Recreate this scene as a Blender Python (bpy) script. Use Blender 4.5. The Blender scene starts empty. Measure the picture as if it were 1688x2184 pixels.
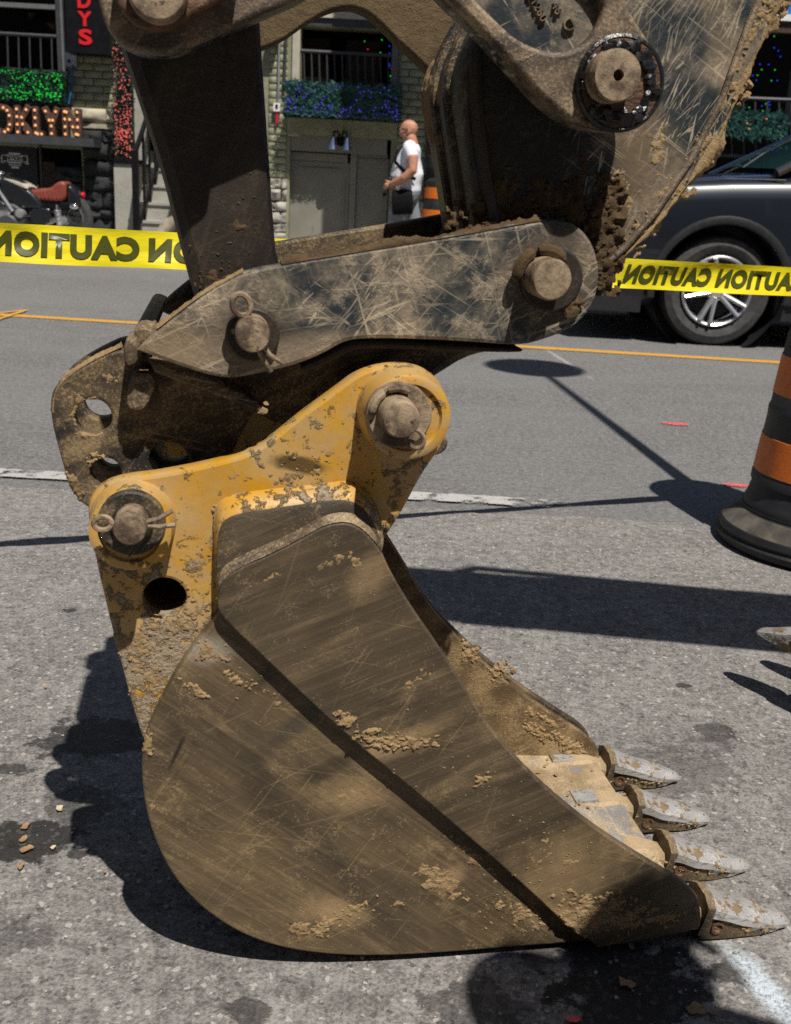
import bpy, bmesh, math, random
from mathutils import Vector, Matrix, noise as mnoise
from math import radians, sin, cos, tan, pi, hypot, atan2
random.seed(7)
scene = bpy.context.scene
col = scene.collection

# ------------------------------------------------------------------ camera
PW, PH, FOC, CAM_H = 1688.0, 2184.0, 2200.0, 0.92     # picture size and focal length in the same pixels
PITCH, ROLL = radians(17.46), radians(3.05)
cam_data = bpy.data.cameras.new("camera")
cam_data.sensor_fit = 'VERTICAL'; cam_data.sensor_height = 36.0
cam_data.lens = 36.0 * FOC / PH
cam_data.clip_start = 0.02; cam_data.clip_end = 3000
cam_data.dof.use_dof = True; cam_data.dof.focus_distance = 1.5; cam_data.dof.aperture_fstop = 11.0
cam = bpy.data.objects.new("camera", cam_data); col.objects.link(cam)
CROT = Matrix.Rotation(radians(90) - PITCH, 3, 'X') @ Matrix.Rotation(ROLL, 3, 'Z')
cam.matrix_world = Matrix.Translation((0, 0, CAM_H)) @ CROT.to_4x4()
scene.camera = cam

# ------------------------------------------------------------------ sky and sun
SUN_EL, SUN_AZ = radians(60.5), radians(25.0)       # the light travels away from the camera, SUN_AZ to its left
world = bpy.data.worlds.new("World"); scene.world = world; world.use_nodes = True
wn = world.node_tree.nodes; wl = world.node_tree.links
bg = wn["Background"]; sky = wn.new("ShaderNodeTexSky")
sky.sky_type = 'NISHITA'; sky.sun_disc = False
sky.sun_elevation = SUN_EL
sky.sun_rotation = radians(180) - SUN_AZ
sky.air_density = 1.0; sky.dust_density = 0.6; sky.ozone_density = 1.0
wl.new(sky.outputs[0], bg.inputs[0]); bg.inputs[1].default_value = 0.05
sun_data = bpy.data.lights.new("sun", 'SUN'); sun_data.energy = 5.0; sun_data.angle = radians(0.53)
sun_data.color = (1.0, 0.94, 0.86)
sun = bpy.data.objects.new("sun", sun_data); col.objects.link(sun)
SUN_DIR = Vector((-sin(SUN_AZ) * cos(SUN_EL), cos(SUN_AZ) * cos(SUN_EL), -sin(SUN_EL)))
sun.rotation_euler = SUN_DIR.to_track_quat('-Z', 'Y').to_euler()
sun.location = (2, -3, 8)
scene.view_settings.view_transform = 'Standard'; scene.view_settings.look = 'None'
scene.view_settings.exposure = 0.20; scene.view_settings.gamma = 1.0
scene.view_settings.use_curve_mapping = False
scene.render.engine = 'CYCLES'
scene.cycles.max_bounces = 6; scene.cycles.diffuse_bounces = 3; scene.cycles.glossy_bounces = 3
scene.cycles.use_denoising = False; scene.cycles.sample_clamp_indirect = 4.0

# ------------------------------------------------------------------ survey: where a picture point lies on a real plane
CAM_P = Vector((0, 0, CAM_H))
def ray(px, py):
    return CROT @ Vector(((px - PW / 2) / FOC, -(py - PH / 2) / FOC, -1.0))
def on_plane(px, py, p, n):
    d = ray(px, py); t = (p - CAM_P).dot(n) / d.dot(n)
    return CAM_P + d * t
def gp(px, py, z=0.0): return on_plane(px, py, Vector((0, 0, z)), Vector((0, 0, 1)))
def fp(px, py, Y): return on_plane(px, py, Vector((0, Y, 0)), Vector((0, 1, 0)))

# ------------------------------------------------------------------ object helpers
def link(o, parent=None):
    col.objects.link(o)
    if parent is not None: o.parent = parent
    return o
def tag(o, label=None, cat=None, group=None, kind=None):
    if label: o['label'] = label
    if cat: o['category'] = cat
    if group: o['group'] = group
    if kind: o['kind'] = kind
    return o
def empty(name, loc=(0, 0, 0), rz=0.0, label=None, cat=None, group=None):
    o = bpy.data.objects.new(name, None); o.empty_display_size = 0.1
    o.location = loc; o.rotation_euler = (0, 0, rz); link(o)
    return tag(o, label, cat, group)
def copy_tree(o, parent=None):
    c = o.copy(); col.objects.link(c); c.parent = parent
    for ch in o.children: copy_tree(ch, c)
    return c
def finish(me, angle=35):
    me.polygons.foreach_set('use_smooth', [True] * len(me.polygons))
    try: me.set_sharp_from_angle(angle=radians(angle))
    except Exception: pass
    me.update()
    return me
def obj(name, me, mat, parent=None, loc=(0, 0, 0), rot=(0, 0, 0), kind=None):
    if mat is not None:
        me.materials.clear(); me.materials.append(mat)
    o = bpy.data.objects.new(name, me); o.location = loc; o.rotation_euler = rot
    link(o, parent)
    if kind: o['kind'] = kind
    return o

class MB:
    """collects shapes into one mesh"""
    def __init__(s): s.v = []; s.f = []
    def add(s, vs, fs):
        b = len(s.v); s.v.extend([tuple(p) for p in vs]); s.f.extend([tuple(i + b for i in f) for f in fs]); return s
    def box(s, c, d, rz=0.0, rot=None):
        x, y, z = d[0] / 2, d[1] / 2, d[2] / 2
        vs = [Vector(p) for p in ((-x,-y,-z),(x,-y,-z),(x,y,-z),(-x,y,-z),(-x,-y,z),(x,-y,z),(x,y,z),(-x,y,z))]
        m = rot if rot is not None else Matrix.Rotation(rz, 3, 'Z')
        return s.add([m @ v + Vector(c) for v in vs], [(0,3,2,1),(4,5,6,7),(0,1,5,4),(1,2,6,5),(2,3,7,6),(3,0,4,7)])
    def span(s, a, b):
        return s.box([(a[i] + b[i]) / 2 for i in range(3)], [abs(b[i] - a[i]) for i in range(3)])
    def tube(s, pts, r, n=8, caps=True):
        pts = [Vector(p) for p in pts]; rs = r if isinstance(r, (list, tuple)) else [r] * len(pts)
        vs = []; fs = []; up = None
        for i, p in enumerate(pts):
            t = (pts[min(i + 1, len(pts) - 1)] - pts[max(i - 1, 0)])
            if t.length < 1e-9: t = Vector((0, 0, 1))
            t.normalize()
            if up is None: up = Vector((0, 0, 1)) if abs(t.z) < 0.9 else Vector((1, 0, 0))
            a = t.cross(up); a = a.normalized() if a.length > 1e-6 else Vector((1, 0, 0)); b = a.cross(t).normalized(); up = b
            rr = rs[i]; ra, rb = rr if isinstance(rr, (list, tuple)) else (rr, rr)
            for k in range(n):
                th = 2 * pi * k / n; vs.append(p + a * (cos(th) * ra) + b * (sin(th) * rb))
        for i in range(len(pts) - 1):
            for k in range(n):
                k2 = (k + 1) % n; fs.append((i*n+k, i*n+k2, (i+1)*n+k2, (i+1)*n+k))
        if caps:
            fs.append(tuple(range(n - 1, -1, -1))); fs.append(tuple((len(pts) - 1) * n + k for k in range(n)))
        return s.add(vs, fs)
    def lathe(s, prof, c, axis='Y', n=40, caps=True):
        """prof: (radius, position along the axis)"""
        vs = []; fs = []; c = Vector(c)
        for (r, h) in prof:
            for k in range(n):
                a = 2 * pi * k / n; x, y = cos(a) * r, sin(a) * r
                p = {'Y': Vector((x, h, y)), 'Z': Vector((x, y, h)), 'X': Vector((h, x, y))}[axis]
                vs.append(c + p)
        for i in range(len(prof) - 1):
            for k in range(n):
                k2 = (k + 1) % n; fs.append((i*n+k, i*n+k2, (i+1)*n+k2, (i+1)*n+k))
        if caps and prof[0][0] > 1e-6: fs.append(tuple(range(n - 1, -1, -1)))
        if caps and prof[-1][0] > 1e-6: fs.append(tuple((len(prof) - 1) * n + k for k in range(n)))
        return s.add(vs, fs)
    def ball(s, c, r, sub=1, rough=0.0, seed=0.0, rot=None):
        vs0, fs0 = ICO[sub]; c = Vector(c); r = Vector(r) if hasattr(r, '__len__') else Vector((r, r, r)); vs = []
        for v in vs0:
            q = Vector(v)
            if rough: q = q * (1.0 + rough * mnoise.noise(q * 1.7 + Vector((seed, seed * 1.3, seed * 0.7))) )
            q = Vector((q.x * r.x, q.y * r.y, q.z * r.z))
            if rot is not None: q = rot @ q
            vs.append(c + q)
        return s.add(vs, fs0)
    def mesh(s, name, angle=35, fix=True):
        me = bpy.data.meshes.new(name); me.from_pydata(s.v, [], s.f)
        if fix:
            bm = bmesh.new(); bm.from_mesh(me); bmesh.ops.recalc_face_normals(bm, faces=bm.faces); bm.to_mesh(me); bm.free()
        return finish(me, angle)
    def build(s, name, mat, parent=None, loc=(0, 0, 0), rot=(0, 0, 0), angle=35, kind=None, fix=True):
        return obj(name, s.mesh(name, angle, fix), mat, parent, loc, rot, kind)
def _ico(sub):
    bm = bmesh.new(); bmesh.ops.create_icosphere(bm, subdivisions=sub, radius=1.0)
    r = ([v.co.copy() for v in bm.verts], [tuple(v.index for v in f.verts) for f in bm.faces]); bm.free(); return r
ICO = {1: _ico(1), 2: _ico(2), 3: _ico(3)}

def evaluated(o):
    bpy.context.view_layer.update()
    dg = bpy.context.evaluated_depsgraph_get()
    return bpy.data.meshes.new_from_object(o.evaluated_get(dg))
def curve_plate(name, outer, holes, y0, y1, bevel=0.003, res=1):
    """a flat plate: outline in (x, z), from y0 to y1, real thickness and rounded edges"""
    cu = bpy.data.curves.new(name, 'CURVE'); cu.dimensions = '2D'; cu.fill_mode = 'BOTH'
    for k, pts in enumerate([outer] + list(holes)):
        sp = cu.splines.new('POLY'); sp.points.add(len(pts) - 1); sp.use_cyclic_u = True
        for i, p in enumerate(pts): sp.points[i].co = (p[0], p[1], 0, 1)
    cu.extrude = max(abs(y1 - y0) / 2 - bevel, 0.0004); cu.bevel_depth = bevel; cu.bevel_resolution = res; cu.offset = -bevel
    o = bpy.data.objects.new(name, cu); col.objects.link(o)
    me = evaluated(o); bpy.data.objects.remove(o); bpy.data.curves.remove(cu)
    me.transform(Matrix.Translation((0, (y0 + y1) / 2, 0)) @ Matrix.Rotation(radians(90), 4, 'X'))
    me.name = name
    return finish(me, 40)
def text_mesh(txt, size=1.0, extrude=0.01, bold=0.0, space=1.0):
    cu = bpy.data.curves.new("text", 'FONT'); cu.body = txt; cu.size = size; cu.extrude = extrude; cu.offset = bold
    cu.align_x = 'CENTER'; cu.align_y = 'CENTER'; cu.space_character = space; cu.resolution_u = 4
    o = bpy.data.objects.new("text", cu); col.objects.link(o)
    me = evaluated(o); bpy.data.objects.remove(o); bpy.data.curves.remove(cu)
    me.transform(Matrix.Rotation(radians(90), 4, 'X'))
    xs = [v.co.x for v in me.vertices]; zs = [v.co.z for v in me.vertices]
    if xs: me.transform(Matrix.Translation((-(min(xs) + max(xs)) / 2, 0, -(min(zs) + max(zs)) / 2)))
    return me
def fit_text(txt, w, h, depth, bold=0.02):
    me = text_mesh(txt, 1.0, 0.05, bold)
    xs = [v.co.x for v in me.vertices]; zs = [v.co.z for v in me.vertices]
    me.transform(Matrix.Diagonal((w / (max(xs) - min(xs)), depth / 0.1, h / (max(zs) - min(zs)), 1)))
    return me
def chaikin(pts, it=2):
    """rounds a closed outline; points with a third value stay sharp"""
    for _ in range(it):
        out = []; n = len(pts)
        for i in range(n):
            p = pts[i]; q = pts[(i + 1) % n]; o_ = pts[i - 1]
            if len(p) > 2: out.append(p); continue
            out.append((p[0] * .75 + o_[0] * .25, p[1] * .75 + o_[1] * .25))
            out.append((p[0] * .75 + q[0] * .25, p[1] * .75 + q[1] * .25))
        pts = out
    return pts
def circle(cx, cy, r, n=32, ry=None):
    ry = r if ry is None else ry
    return [(cx + r * cos(2 * pi * k / n), cy + ry * sin(2 * pi * k / n)) for k in range(n)]

# ------------------------------------------------------------------ materials
class NT:
    """short-hand for building a node material"""
    def __init__(s, name):
        s.m = bpy.data.materials.new(name); s.m.use_nodes = True
        s.t = s.m.node_tree; s.b = s.t.nodes["Principled BSDF"]; s.co = None
    def n(s, kind, **kw):
        nd = s.t.nodes.new(kind)
        for k, v in kw.items(): setattr(nd, k, v)
        return nd
    def set(s, inp, v):
        if hasattr(v, 'is_output') or isinstance(v, bpy.types.NodeSocket): s.t.links.new(v, inp)
        else:
            if isinstance(v, (tuple, list)) and inp.type == 'RGBA' and len(v) == 3: v = (*v, 1)
            inp.default_value = v
    def coord(s):
        if s.co is None: s.co = s.n("ShaderNodeTexCoord").outputs['Object']
        return s.co
    def map(s, vec=None, scale=(1, 1, 1), rot=(0, 0, 0), loc=(0, 0, 0)):
        nd = s.n("ShaderNodeMapping"); s.set(nd.inputs[0], vec or s.coord())
        nd.inputs['Location'].default_value = loc; nd.inputs['Rotation'].default_value = rot; nd.inputs['Scale'].default_value = scale
        return nd.outputs[0]
    def noise(s, scale=5, detail=4, rough=0.55, vec=None, dist=0.0, color=False):
        nd = s.n("ShaderNodeTexNoise"); s.set(nd.inputs['Vector'], vec or s.coord())
        nd.inputs['Scale'].default_value = scale; nd.inputs['Detail'].default_value = detail
        nd.inputs['Roughness'].default_value = rough; nd.inputs['Distortion'].default_value = dist
        return nd.outputs['Color' if color else 'Fac']
    def voro(s, scale=5, vec=None, feature='F1', out='Distance', rnd=1.0):
        nd = s.n("ShaderNodeTexVoronoi", feature=feature); s.set(nd.inputs['Vector'], vec or s.coord())
        nd.inputs['Scale'].default_value = scale; nd.inputs['Randomness'].default_value = rnd
        return nd.outputs[out]
    def math(s, op, a, b=0.0, c=None, clamp=False):
        nd = s.n("ShaderNodeMath", operation=op); nd.use_clamp = clamp
        s.set(nd.inputs[0], a); s.set(nd.inputs[1], b)
        if c is not None: s.set(nd.inputs[2], c)
        return nd.outputs[0]
    def step(s, v, a, b, lo=0.0, hi=1.0):
        nd = s.n("ShaderNodeMapRange", interpolation_type='SMOOTHSTEP'); s.set(nd.inputs[0], v)
        for i, x in enumerate((a, b, lo, hi)): nd.inputs[i + 1].default_value = x
        return nd.outputs[0]
    def mix(s, f, a, b, blend='MIX'):
        nd = s.n("ShaderNodeMix", data_type='RGBA', blend_type=blend); s.set(nd.inputs[0], f)
        s.set(nd.inputs[6], a); s.set(nd.inputs[7], b)
        return nd.outputs[2]
    def sep(s, v):
        nd = s.n("ShaderNodeSeparateXYZ"); s.set(nd.inputs[0], v); return nd.outputs
    def bump(s, h, strength=0.5, dist=0.002, normal=None):
        nd = s.n("ShaderNodeBump"); s.set(nd.inputs['Height'], h)
        nd.inputs['Strength'].default_value = strength; nd.inputs['Distance'].default_value = dist
        if normal is not None: s.set(nd.inputs['Normal'], normal)
        return nd.outputs[0]
    def blob(s, c, r, ang=0.0, plane='xz', wob=0.25, wscale=8.0, soft=0.35):
        """a stain with a ragged outline of its own: 1 inside, 0 outside"""
        rot = (0, -ang, 0) if plane == 'xz' else (0, 0, -ang)
        if plane == 'xz': loc = Vector((c[0], 0, c[1])); sc = (1 / r[0], 0.0001, 1 / r[1])
        else: loc = Vector((c[0], c[1], 0)); sc = (1 / r[0], 1 / r[1], 0.0001)
        v = s.n("ShaderNodeVectorMath", operation='SUBTRACT'); s.set(v.inputs[0], s.coord()); v.inputs[1].default_value = loc
        v = s.map(v.outputs[0], (1, 1, 1), rot); v = s.map(v, sc)
        ln = s.n("ShaderNodeVectorMath", operation='LENGTH'); s.set(ln.inputs[0], v)
        key = round(wscale)
        if not hasattr(s, 'wn'): s.wn = {}
        if key not in s.wn: s.wn[key] = s.noise(wscale, 5, 0.65)
        w = s.math('MULTIPLY_ADD', s.wn[key], wob * 4, -wob * 2)
        d = s.math('ADD', ln.outputs['Value'], w)
        return s.step(d, 1.0, 1.0 - soft)
    def done(s, color=None, rough=None, metal=None, normal=None, spec=None, coat=None, emit=None, estr=None, alpha=None, trans=None):
        b = s.b
        for k, v in (('Base Color', color), ('Roughness', rough), ('Metallic', metal), ('Normal', normal),
                     ('Specular IOR Level', spec), ('Coat Weight', coat), ('Emission Color', emit), ('Emission Strength', estr),
                     ('Alpha', alpha), ('Transmission Weight', trans)):
            if v is not None: s.set(b.inputs[k], v)
        return s.m
def plain(name, c, rough=0.6, metal=0.0, var=0.25, scale=12.0, bump=0.0, spec=0.4):
    """a painted or moulded surface with a little unevenness"""
    t = NT(name); f = t.noise(scale, 5, 0.6); f2 = t.noise(scale * 7, 3, 0.6)
    dark = tuple(x * (1 - var) for x in c); lite = tuple(min(1, x * (1 + var)) for x in c)
    cc = t.mix(t.step(f, 0.3, 0.7), dark, lite)
    nrm = t.bump(t.math('ADD', f, t.math('MULTIPLY', f2, 0.4)), bump, 0.01) if bump else None
    return t.done(cc, t.math('MULTIPLY_ADD', f2, 0.25, max(0.02, rough - 0.12)), metal, nrm, spec)
def glow(name, c, strength):
    t = NT(name); return t.done((c[0] * .3, c[1] * .3, c[2] * .3), 0.4, emit=c, estr=strength)
# ------------------------------------------------------------------ excavator frame of reference
EX_AZ = radians(10.2)
E0 = gp(900, 2080); E0.z = 0
UAX = Vector((cos(EX_AZ), sin(EX_AZ), 0)); DAX = Vector((-sin(EX_AZ), cos(EX_AZ), 0))
def EX(px, py, s=0.0):
    """picture point -> (u, w) on the arm's plane s metres behind the bucket's near side"""
    P = on_plane(px, py, E0 + DAX * s, DAX); return ((P - E0).dot(UAX), P.z)
def EXL(pts, s):
    return [(*EX(p[0], p[1], s), *p[2:]) for p in pts]
def EXR(px, py, rpx, s):
    a = EX(px - rpx, py, s); b = EX(px + rpx, py, s); return (b[0] - a[0]) / 2

# ------------------------------------------------------------------ dirty steel
def scratches(t, angs, dens=1.0, lo=0.63, hi=0.68):
    """short fine scrapes running every way"""
    out = None
    for i, a in enumerate(angs):
        wv = t.map(None, (1, 1, 1), (0, a, 0), (i * 3.7, 0, i * 1.9))
        nz = t.noise(1.0, 2, 0.6, t.map(wv, ((10 + 9 * (i % 3)) * dens, 20, (240 + 80 * (i % 2)) * dens)), 0.35)
        m = t.step(nz, lo, hi); out = m if out is None else t.math('MAXIMUM', out, m)
    return t.math('MULTIPLY', out, t.step(t.noise(11, 3, 0.6, t.map(None, (1, 1, 1), (0, 0, 0), (5.1, 0, 2.2))), 0.36, 0.60, 0.15, 1.0))
def thin_lines(t, angs, lo=0.0, sc=1.0):
    """long thin scores running several ways"""
    out = None
    for i, a in enumerate(angs):
        wv = t.map(None, (1, 1, 1), (0, a, 0), (i * 2.3, 0, i * 4.1))
        nz = t.noise(1.0, 1, 0.5, t.map(wv, (5 * sc, 9, 380 * sc)), 0.0); m = t.step(nz, 0.665, 0.70)
        out = m if out is None else t.math('MAXIMUM', out, m)
    return t.math('MULTIPLY', out, t.step(t.noise(13, 3, 0.6, t.map(None, (1, 1, 1), (0, 0, 0), (9.1, 1, 3))), 0.44, 0.60))

def mat_scratched(name="scratched_black_paint", angs=(0.4, -0.6, 1.1, -1.25, 0.05, 0.8), lang=(0.9, -0.5, 0.15), dirt=0.0, spots=()):
    t = NT(name)
    fine = t.noise(150, 4, 0.7); mid = t.noise(26, 6, 0.75); big = t.noise(7.5, 5, 0.66, None, 0.3)
    base = t.mix(mid, (0.006, 0.011, 0.016), (0.034, 0.044, 0.048))
    dust = t.math('MULTIPLY', t.step(big, 0.42 - dirt, 0.64 - dirt), t.math('MULTIPLY_ADD', fine, 1.1, 0.20), clamp=True)
    dust2 = t.step(mid, 0.50 - dirt * .6, 0.64 - dirt * .6)
    tan_c = t.mix(fine, (0.20, 0.145, 0.085), (0.56, 0.455, 0.32))
    c = t.mix(t.math('MULTIPLY', dust, 0.9), base, tan_c)
    c = t.mix(t.math('MULTIPLY', dust2, 0.48), c, tan_c)
    sc = scratches(t, angs); ln = thin_lines(t, lang)
    c = t.mix(t.math('MULTIPLY', t.math('MAXIMUM', sc, t.math('MULTIPLY', ln, .5)), 0.58), c, (0.54, 0.45, 0.31))
    blot = t.step(t.noise(11, 5, 0.7, t.map(None, (1, 1, 1), (0, 0, 0), (3, 1, 8))), 0.60, 0.68)
    c = t.mix(t.math('MULTIPLY', blot, 0.75), c, (0.012, 0.012, 0.013))
    for (ctr, r, ang, k, colr) in spots:
        c = t.mix(t.math('MULTIPLY', t.blob(ctr, r, ang, 'xz', 0.22, 14.0, 0.6), t.math('MULTIPLY_ADD', fine, 0.5, k - .25), clamp=True), c, colr)
    h = t.math('ADD', t.math('MULTIPLY', dust2, 0.5), t.math('MULTIPLY', fine, 0.8))
    return t.done(c, t.math('MULTIPLY_ADD', dust, 0.3, 0.5), 0.0, t.bump(h, 0.6, 0.0018), 0.35)
def mat_brown(name, dark, mid, dust, streak=-0.75, amount=0.5, grey=0.0, lines=0.35, spots=(), greyc=(0.058, 0.056, 0.053)):
    t = NT(name)
    st = t.map(t.map(None, (1, 1, 1), (0, streak, 0)), (1.0, 1, 4.0))
    a = t.noise(4.2, 6, 0.64, st, 0.6); b = t.noise(20, 5, 0.68); fine = t.noise(320, 3, 0.72)
    c = t.mix(t.step(t.math('MULTIPLY_ADD', b, 0.5, t.math('MULTIPLY', a, 0.5)), 0.41, 0.59), dark, mid)
    if grey:
        g = t.step(t.noise(3.2 if grey < .8 else 9.0, 4, 0.6, t.map(None, (1, 1, 1), (0, 0, 0), (7, 0, 3))), 0.48, 0.66 if grey < .8 else .54); c = t.mix(t.math('MULTIPLY', g, grey), c, greyc)
    d = t.math('MULTIPLY', t.step(t.noise(7.5, 6, 0.68, st, 0.4), 0.60 - amount * 0.3, 0.70), t.step(t.math('MULTIPLY_ADD', b, .5, t.math('MULTIPLY', fine, .5)), 0.40, 0.58, 0.12, 1.0))
    c = t.mix(d, c, dust)
    c = t.mix(t.math('MULTIPLY', t.step(t.math('MULTIPLY_ADD', b, .35, t.math('MULTIPLY', fine, .65)), 0.53, 0.63), 0.75), c, dust)
    for (ctr, r, ang, k, colr) in spots:
        c = t.mix(t.math('MULTIPLY', t.blob(ctr, r, ang, 'xz', 0.25, 16.0, 0.7), t.math('MULTIPLY_ADD', fine, 0.5, k - .25), clamp=True), c, colr)
    ln = t.math('MAXIMUM', thin_lines(t, (0.45, -0.2, 1.0)), t.math('MULTIPLY', scratches(t, (0.5, -0.8), 1.4, 0.66, 0.72), 0.7))
    c = t.mix(t.math('MULTIPLY', ln, lines), c, tuple(x * 1.25 for x in dust))
    crust = t.math('MULTIPLY', t.step(t.noise(10, 6, 0.7, t.map(st, (1, 1, 1.0), (0, 0, 0), (4, 2, 9))), 0.62, 0.67), t.step(b, 0.38, 0.5))
    c = t.mix(crust, c, tuple(x * 1.35 for x in dust))
    h = t.math('ADD', t.math('MULTIPLY', crust, t.math('MULTIPLY_ADD', fine, 2.0, 0.8)), t.math('MULTIPLY_ADD', fine, 0.5, t.math('MULTIPLY', b, 0.5)))
    return t.done(c, t.math('MULTIPLY_ADD', b, 0.25, 0.45), 0.0, t.bump(h, 0.75, 0.0022), 0.36)
def mat_plate(name, c1, c2, dust, streak, spots=(), smear=0.5):
    """bare worn plate: even brown patina, fine scrapes one way, soft dust, grit"""
    t = NT(name)
    rot = t.map(None, (1, 1, 1), (0, streak, 0))
    low = t.noise(3.5, 5, 0.6, t.map(rot, (1, 1, 2.2)), 0.4); b = t.noise(34, 5, 0.7); fine = t.noise(340, 3, 0.72)
    scr = t.noise(1.0, 4, 0.68, t.map(rot, (5, 1, 120)), 0.25); scr2 = t.noise(1.0, 3, 0.65, t.map(t.map(None, (1, 1, 1), (0, streak + 0.9, 0)), (7, 1, 150)), 0.2)
    c = t.mix(t.step(low, 0.28, 0.72), c1, c2)
    c = t.mix(t.math('MULTIPLY', t.step(scr, 0.58, 0.40), 0.26), c, tuple(x * .45 for x in c1))
    c = t.mix(t.math('MULTIPLY', t.step(scr, 0.54, 0.72), 0.26), c, dust)
    c = t.mix(t.math('MULTIPLY', t.step(scr2, 0.60, 0.74), 0.22), c, dust)
    sm = t.math('MULTIPLY', t.step(t.noise(5.5, 6, 0.66, t.map(rot, (1, 1, 3.5), (0, 0, 0), (3, 0, 7)), 0.5), 0.50, 0.72), t.step(t.math('MULTIPLY_ADD', b, .6, t.math('MULTIPLY', fine, .4)), 0.38, 0.60, 0.2, 1.0))
    c = t.mix(t.math('MULTIPLY', sm, smear), c, dust)
    c = t.mix(t.math('MULTIPLY', t.step(t.math('MULTIPLY_ADD', b, .45, t.math('MULTIPLY', fine, .55)), 0.55, 0.63), 0.50), c, dust)
    c = t.mix(t.math('MULTIPLY', t.step(t.noise(16, 5, 0.7, t.map(rot, (1, 1, 3), (0, 0, 0), (8, 0, 1))), 0.62, 0.72), 0.55), c, (0.014, 0.011, 0.009))
    for (ctr, r, ang, k, colr) in spots:
        c = t.mix(t.math('MULTIPLY', t.blob(ctr, r, ang, 'xz', 0.30, 18.0, 0.8), t.math('MULTIPLY_ADD', b, 0.9, k - .45), clamp=True), c, colr)
    ln = thin_lines(t, (0.45, -0.2, 1.0)); c = t.mix(t.math('MULTIPLY', ln, .26), c, tuple(x * 1.2 for x in dust))
    h = t.math('ADD', t.math('MULTIPLY', scr, 0.9), t.math('ADD', t.math('MULTIPLY', fine, 0.5), t.math('MULTIPLY', b, 0.6)))
    return t.done(c, t.math('MULTIPLY_ADD', b, 0.3, 0.38), 0.0, t.bump(h, 0.6, 0.0018), 0.42)
def mat_yellow(name="yellow_paint_caked_in_clay", more=0.0):
    t = NT(name)
    co = t.coord(); x, y, z = t.sep(co)
    fine = t.noise(110, 5, 0.72); nz = t.noise(62, 6, 0.70, None, 0.25); nz2 = t.noise(9, 4, 0.6)
    paint = t.mix(t.step(nz2, 0.3, 0.7), (0.45, 0.228, 0.012), (0.60, 0.322, 0.020))
    film = t.math('MULTIPLY', t.step(t.noise(9, 6, 0.7, None, 0.4), 0.34 - more * .6, 0.64 - more * .6), 0.68)
    clay = t.mix(fine, (0.21, 0.155, 0.095), (0.45, 0.365, 0.255))
    c = t.mix(film, paint, t.mix(fine, (0.27, 0.21, 0.13), (0.46, 0.385, 0.275)))
    # clay cakes towards the foot of the plate and round the lower hole
    lw = EX(300, 1330, .035); low = t.step(z, lw[1] + 0.13, lw[1] - 0.14)
    th = t.math('MULTIPLY_ADD', low, -0.135, 0.618 - more)
    v = t.math('SUBTRACT', t.math('MULTIPLY_ADD', nz2, 0.40, t.math('MULTIPLY', nz, 0.65)), th)
    cake = t.step(v, -0.045, 0.022)
    c = t.mix(cake, c, clay)
    rubbed = t.blob(EX(640, 992, .035), (.035, .012), 0.15, 'xz', 0.25, 30, 0.5)
    c = t.mix(t.math('MULTIPLY', rubbed, 0.85), c, (0.03, 0.024, 0.015))
    h = t.math('ADD', t.math('MULTIPLY', cake, t.math('MULTIPLY_ADD', fine, 2.0, 0.8)), t.math('MULTIPLY', fine, 0.12))
    return t.done(c, t.math('MULTIPLY_ADD', cake, 0.45, 0.40), 0.0, t.bump(h, 0.9, 0.0034), 0.4)
def mat_clay(name, a, b, sc=60):
    t = NT(name); c = t.mix(t.noise(sc, 6, 0.7), a, b); c = t.mix(t.math('MULTIPLY', t.step(t.noise(sc * 0.3, 3, 0.6), 0.5, 0.7), 0.5), c, tuple(x * 0.55 for x in a))
    return t.done(c, 0.92, 0.0, t.bump(t.noise(sc * 2.5, 6, 0.75), 0.9, 0.004), 0.15)
def mat_worn_metal():
    t = NT("ground_bright_steel")
    st = t.map(None, (5, 30, 30)); a = t.noise(3, 5, 0.7, st); d = t.step(t.noise(40, 6, 0.74), 0.50, 0.58); d2 = t.step(t.noise(7, 5, 0.7, st), 0.52, 0.62)
    c = t.mix(t.noise(60, 4, 0.7), (0.40, 0.395, 0.385), (0.82, 0.81, 0.79)); c = t.mix(d, c, (0.20, 0.145, 0.085)); c = t.mix(t.math('MULTIPLY', d2, .8), c, (0.07, 0.055, 0.04))
    k = t.math('MAXIMUM', d, d2)
    return t.done(c, t.math('MULTIPLY_ADD', a, 0.35, 0.16), t.math('MULTIPLY_ADD', k, -0.6, 0.6), t.bump(t.math('ADD', a, k), 0.35, 0.0012), 0.5)
def mat_pin():
    t = NT("rusty_pin_steel")
    c = t.mix(t.step(t.noise(30, 7, 0.7), 0.38, 0.62), (0.080, 0.054, 0.034), (0.34, 0.255, 0.165)); c = t.mix(t.step(t.noise(80, 4, 0.7), 0.6, 0.7), c, (0.025, 0.02, 0.016))
    return t.done(c, 0.62, 0.1, t.bump(t.noise(140, 6, 0.75), 0.7, 0.002), 0.4)

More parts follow.
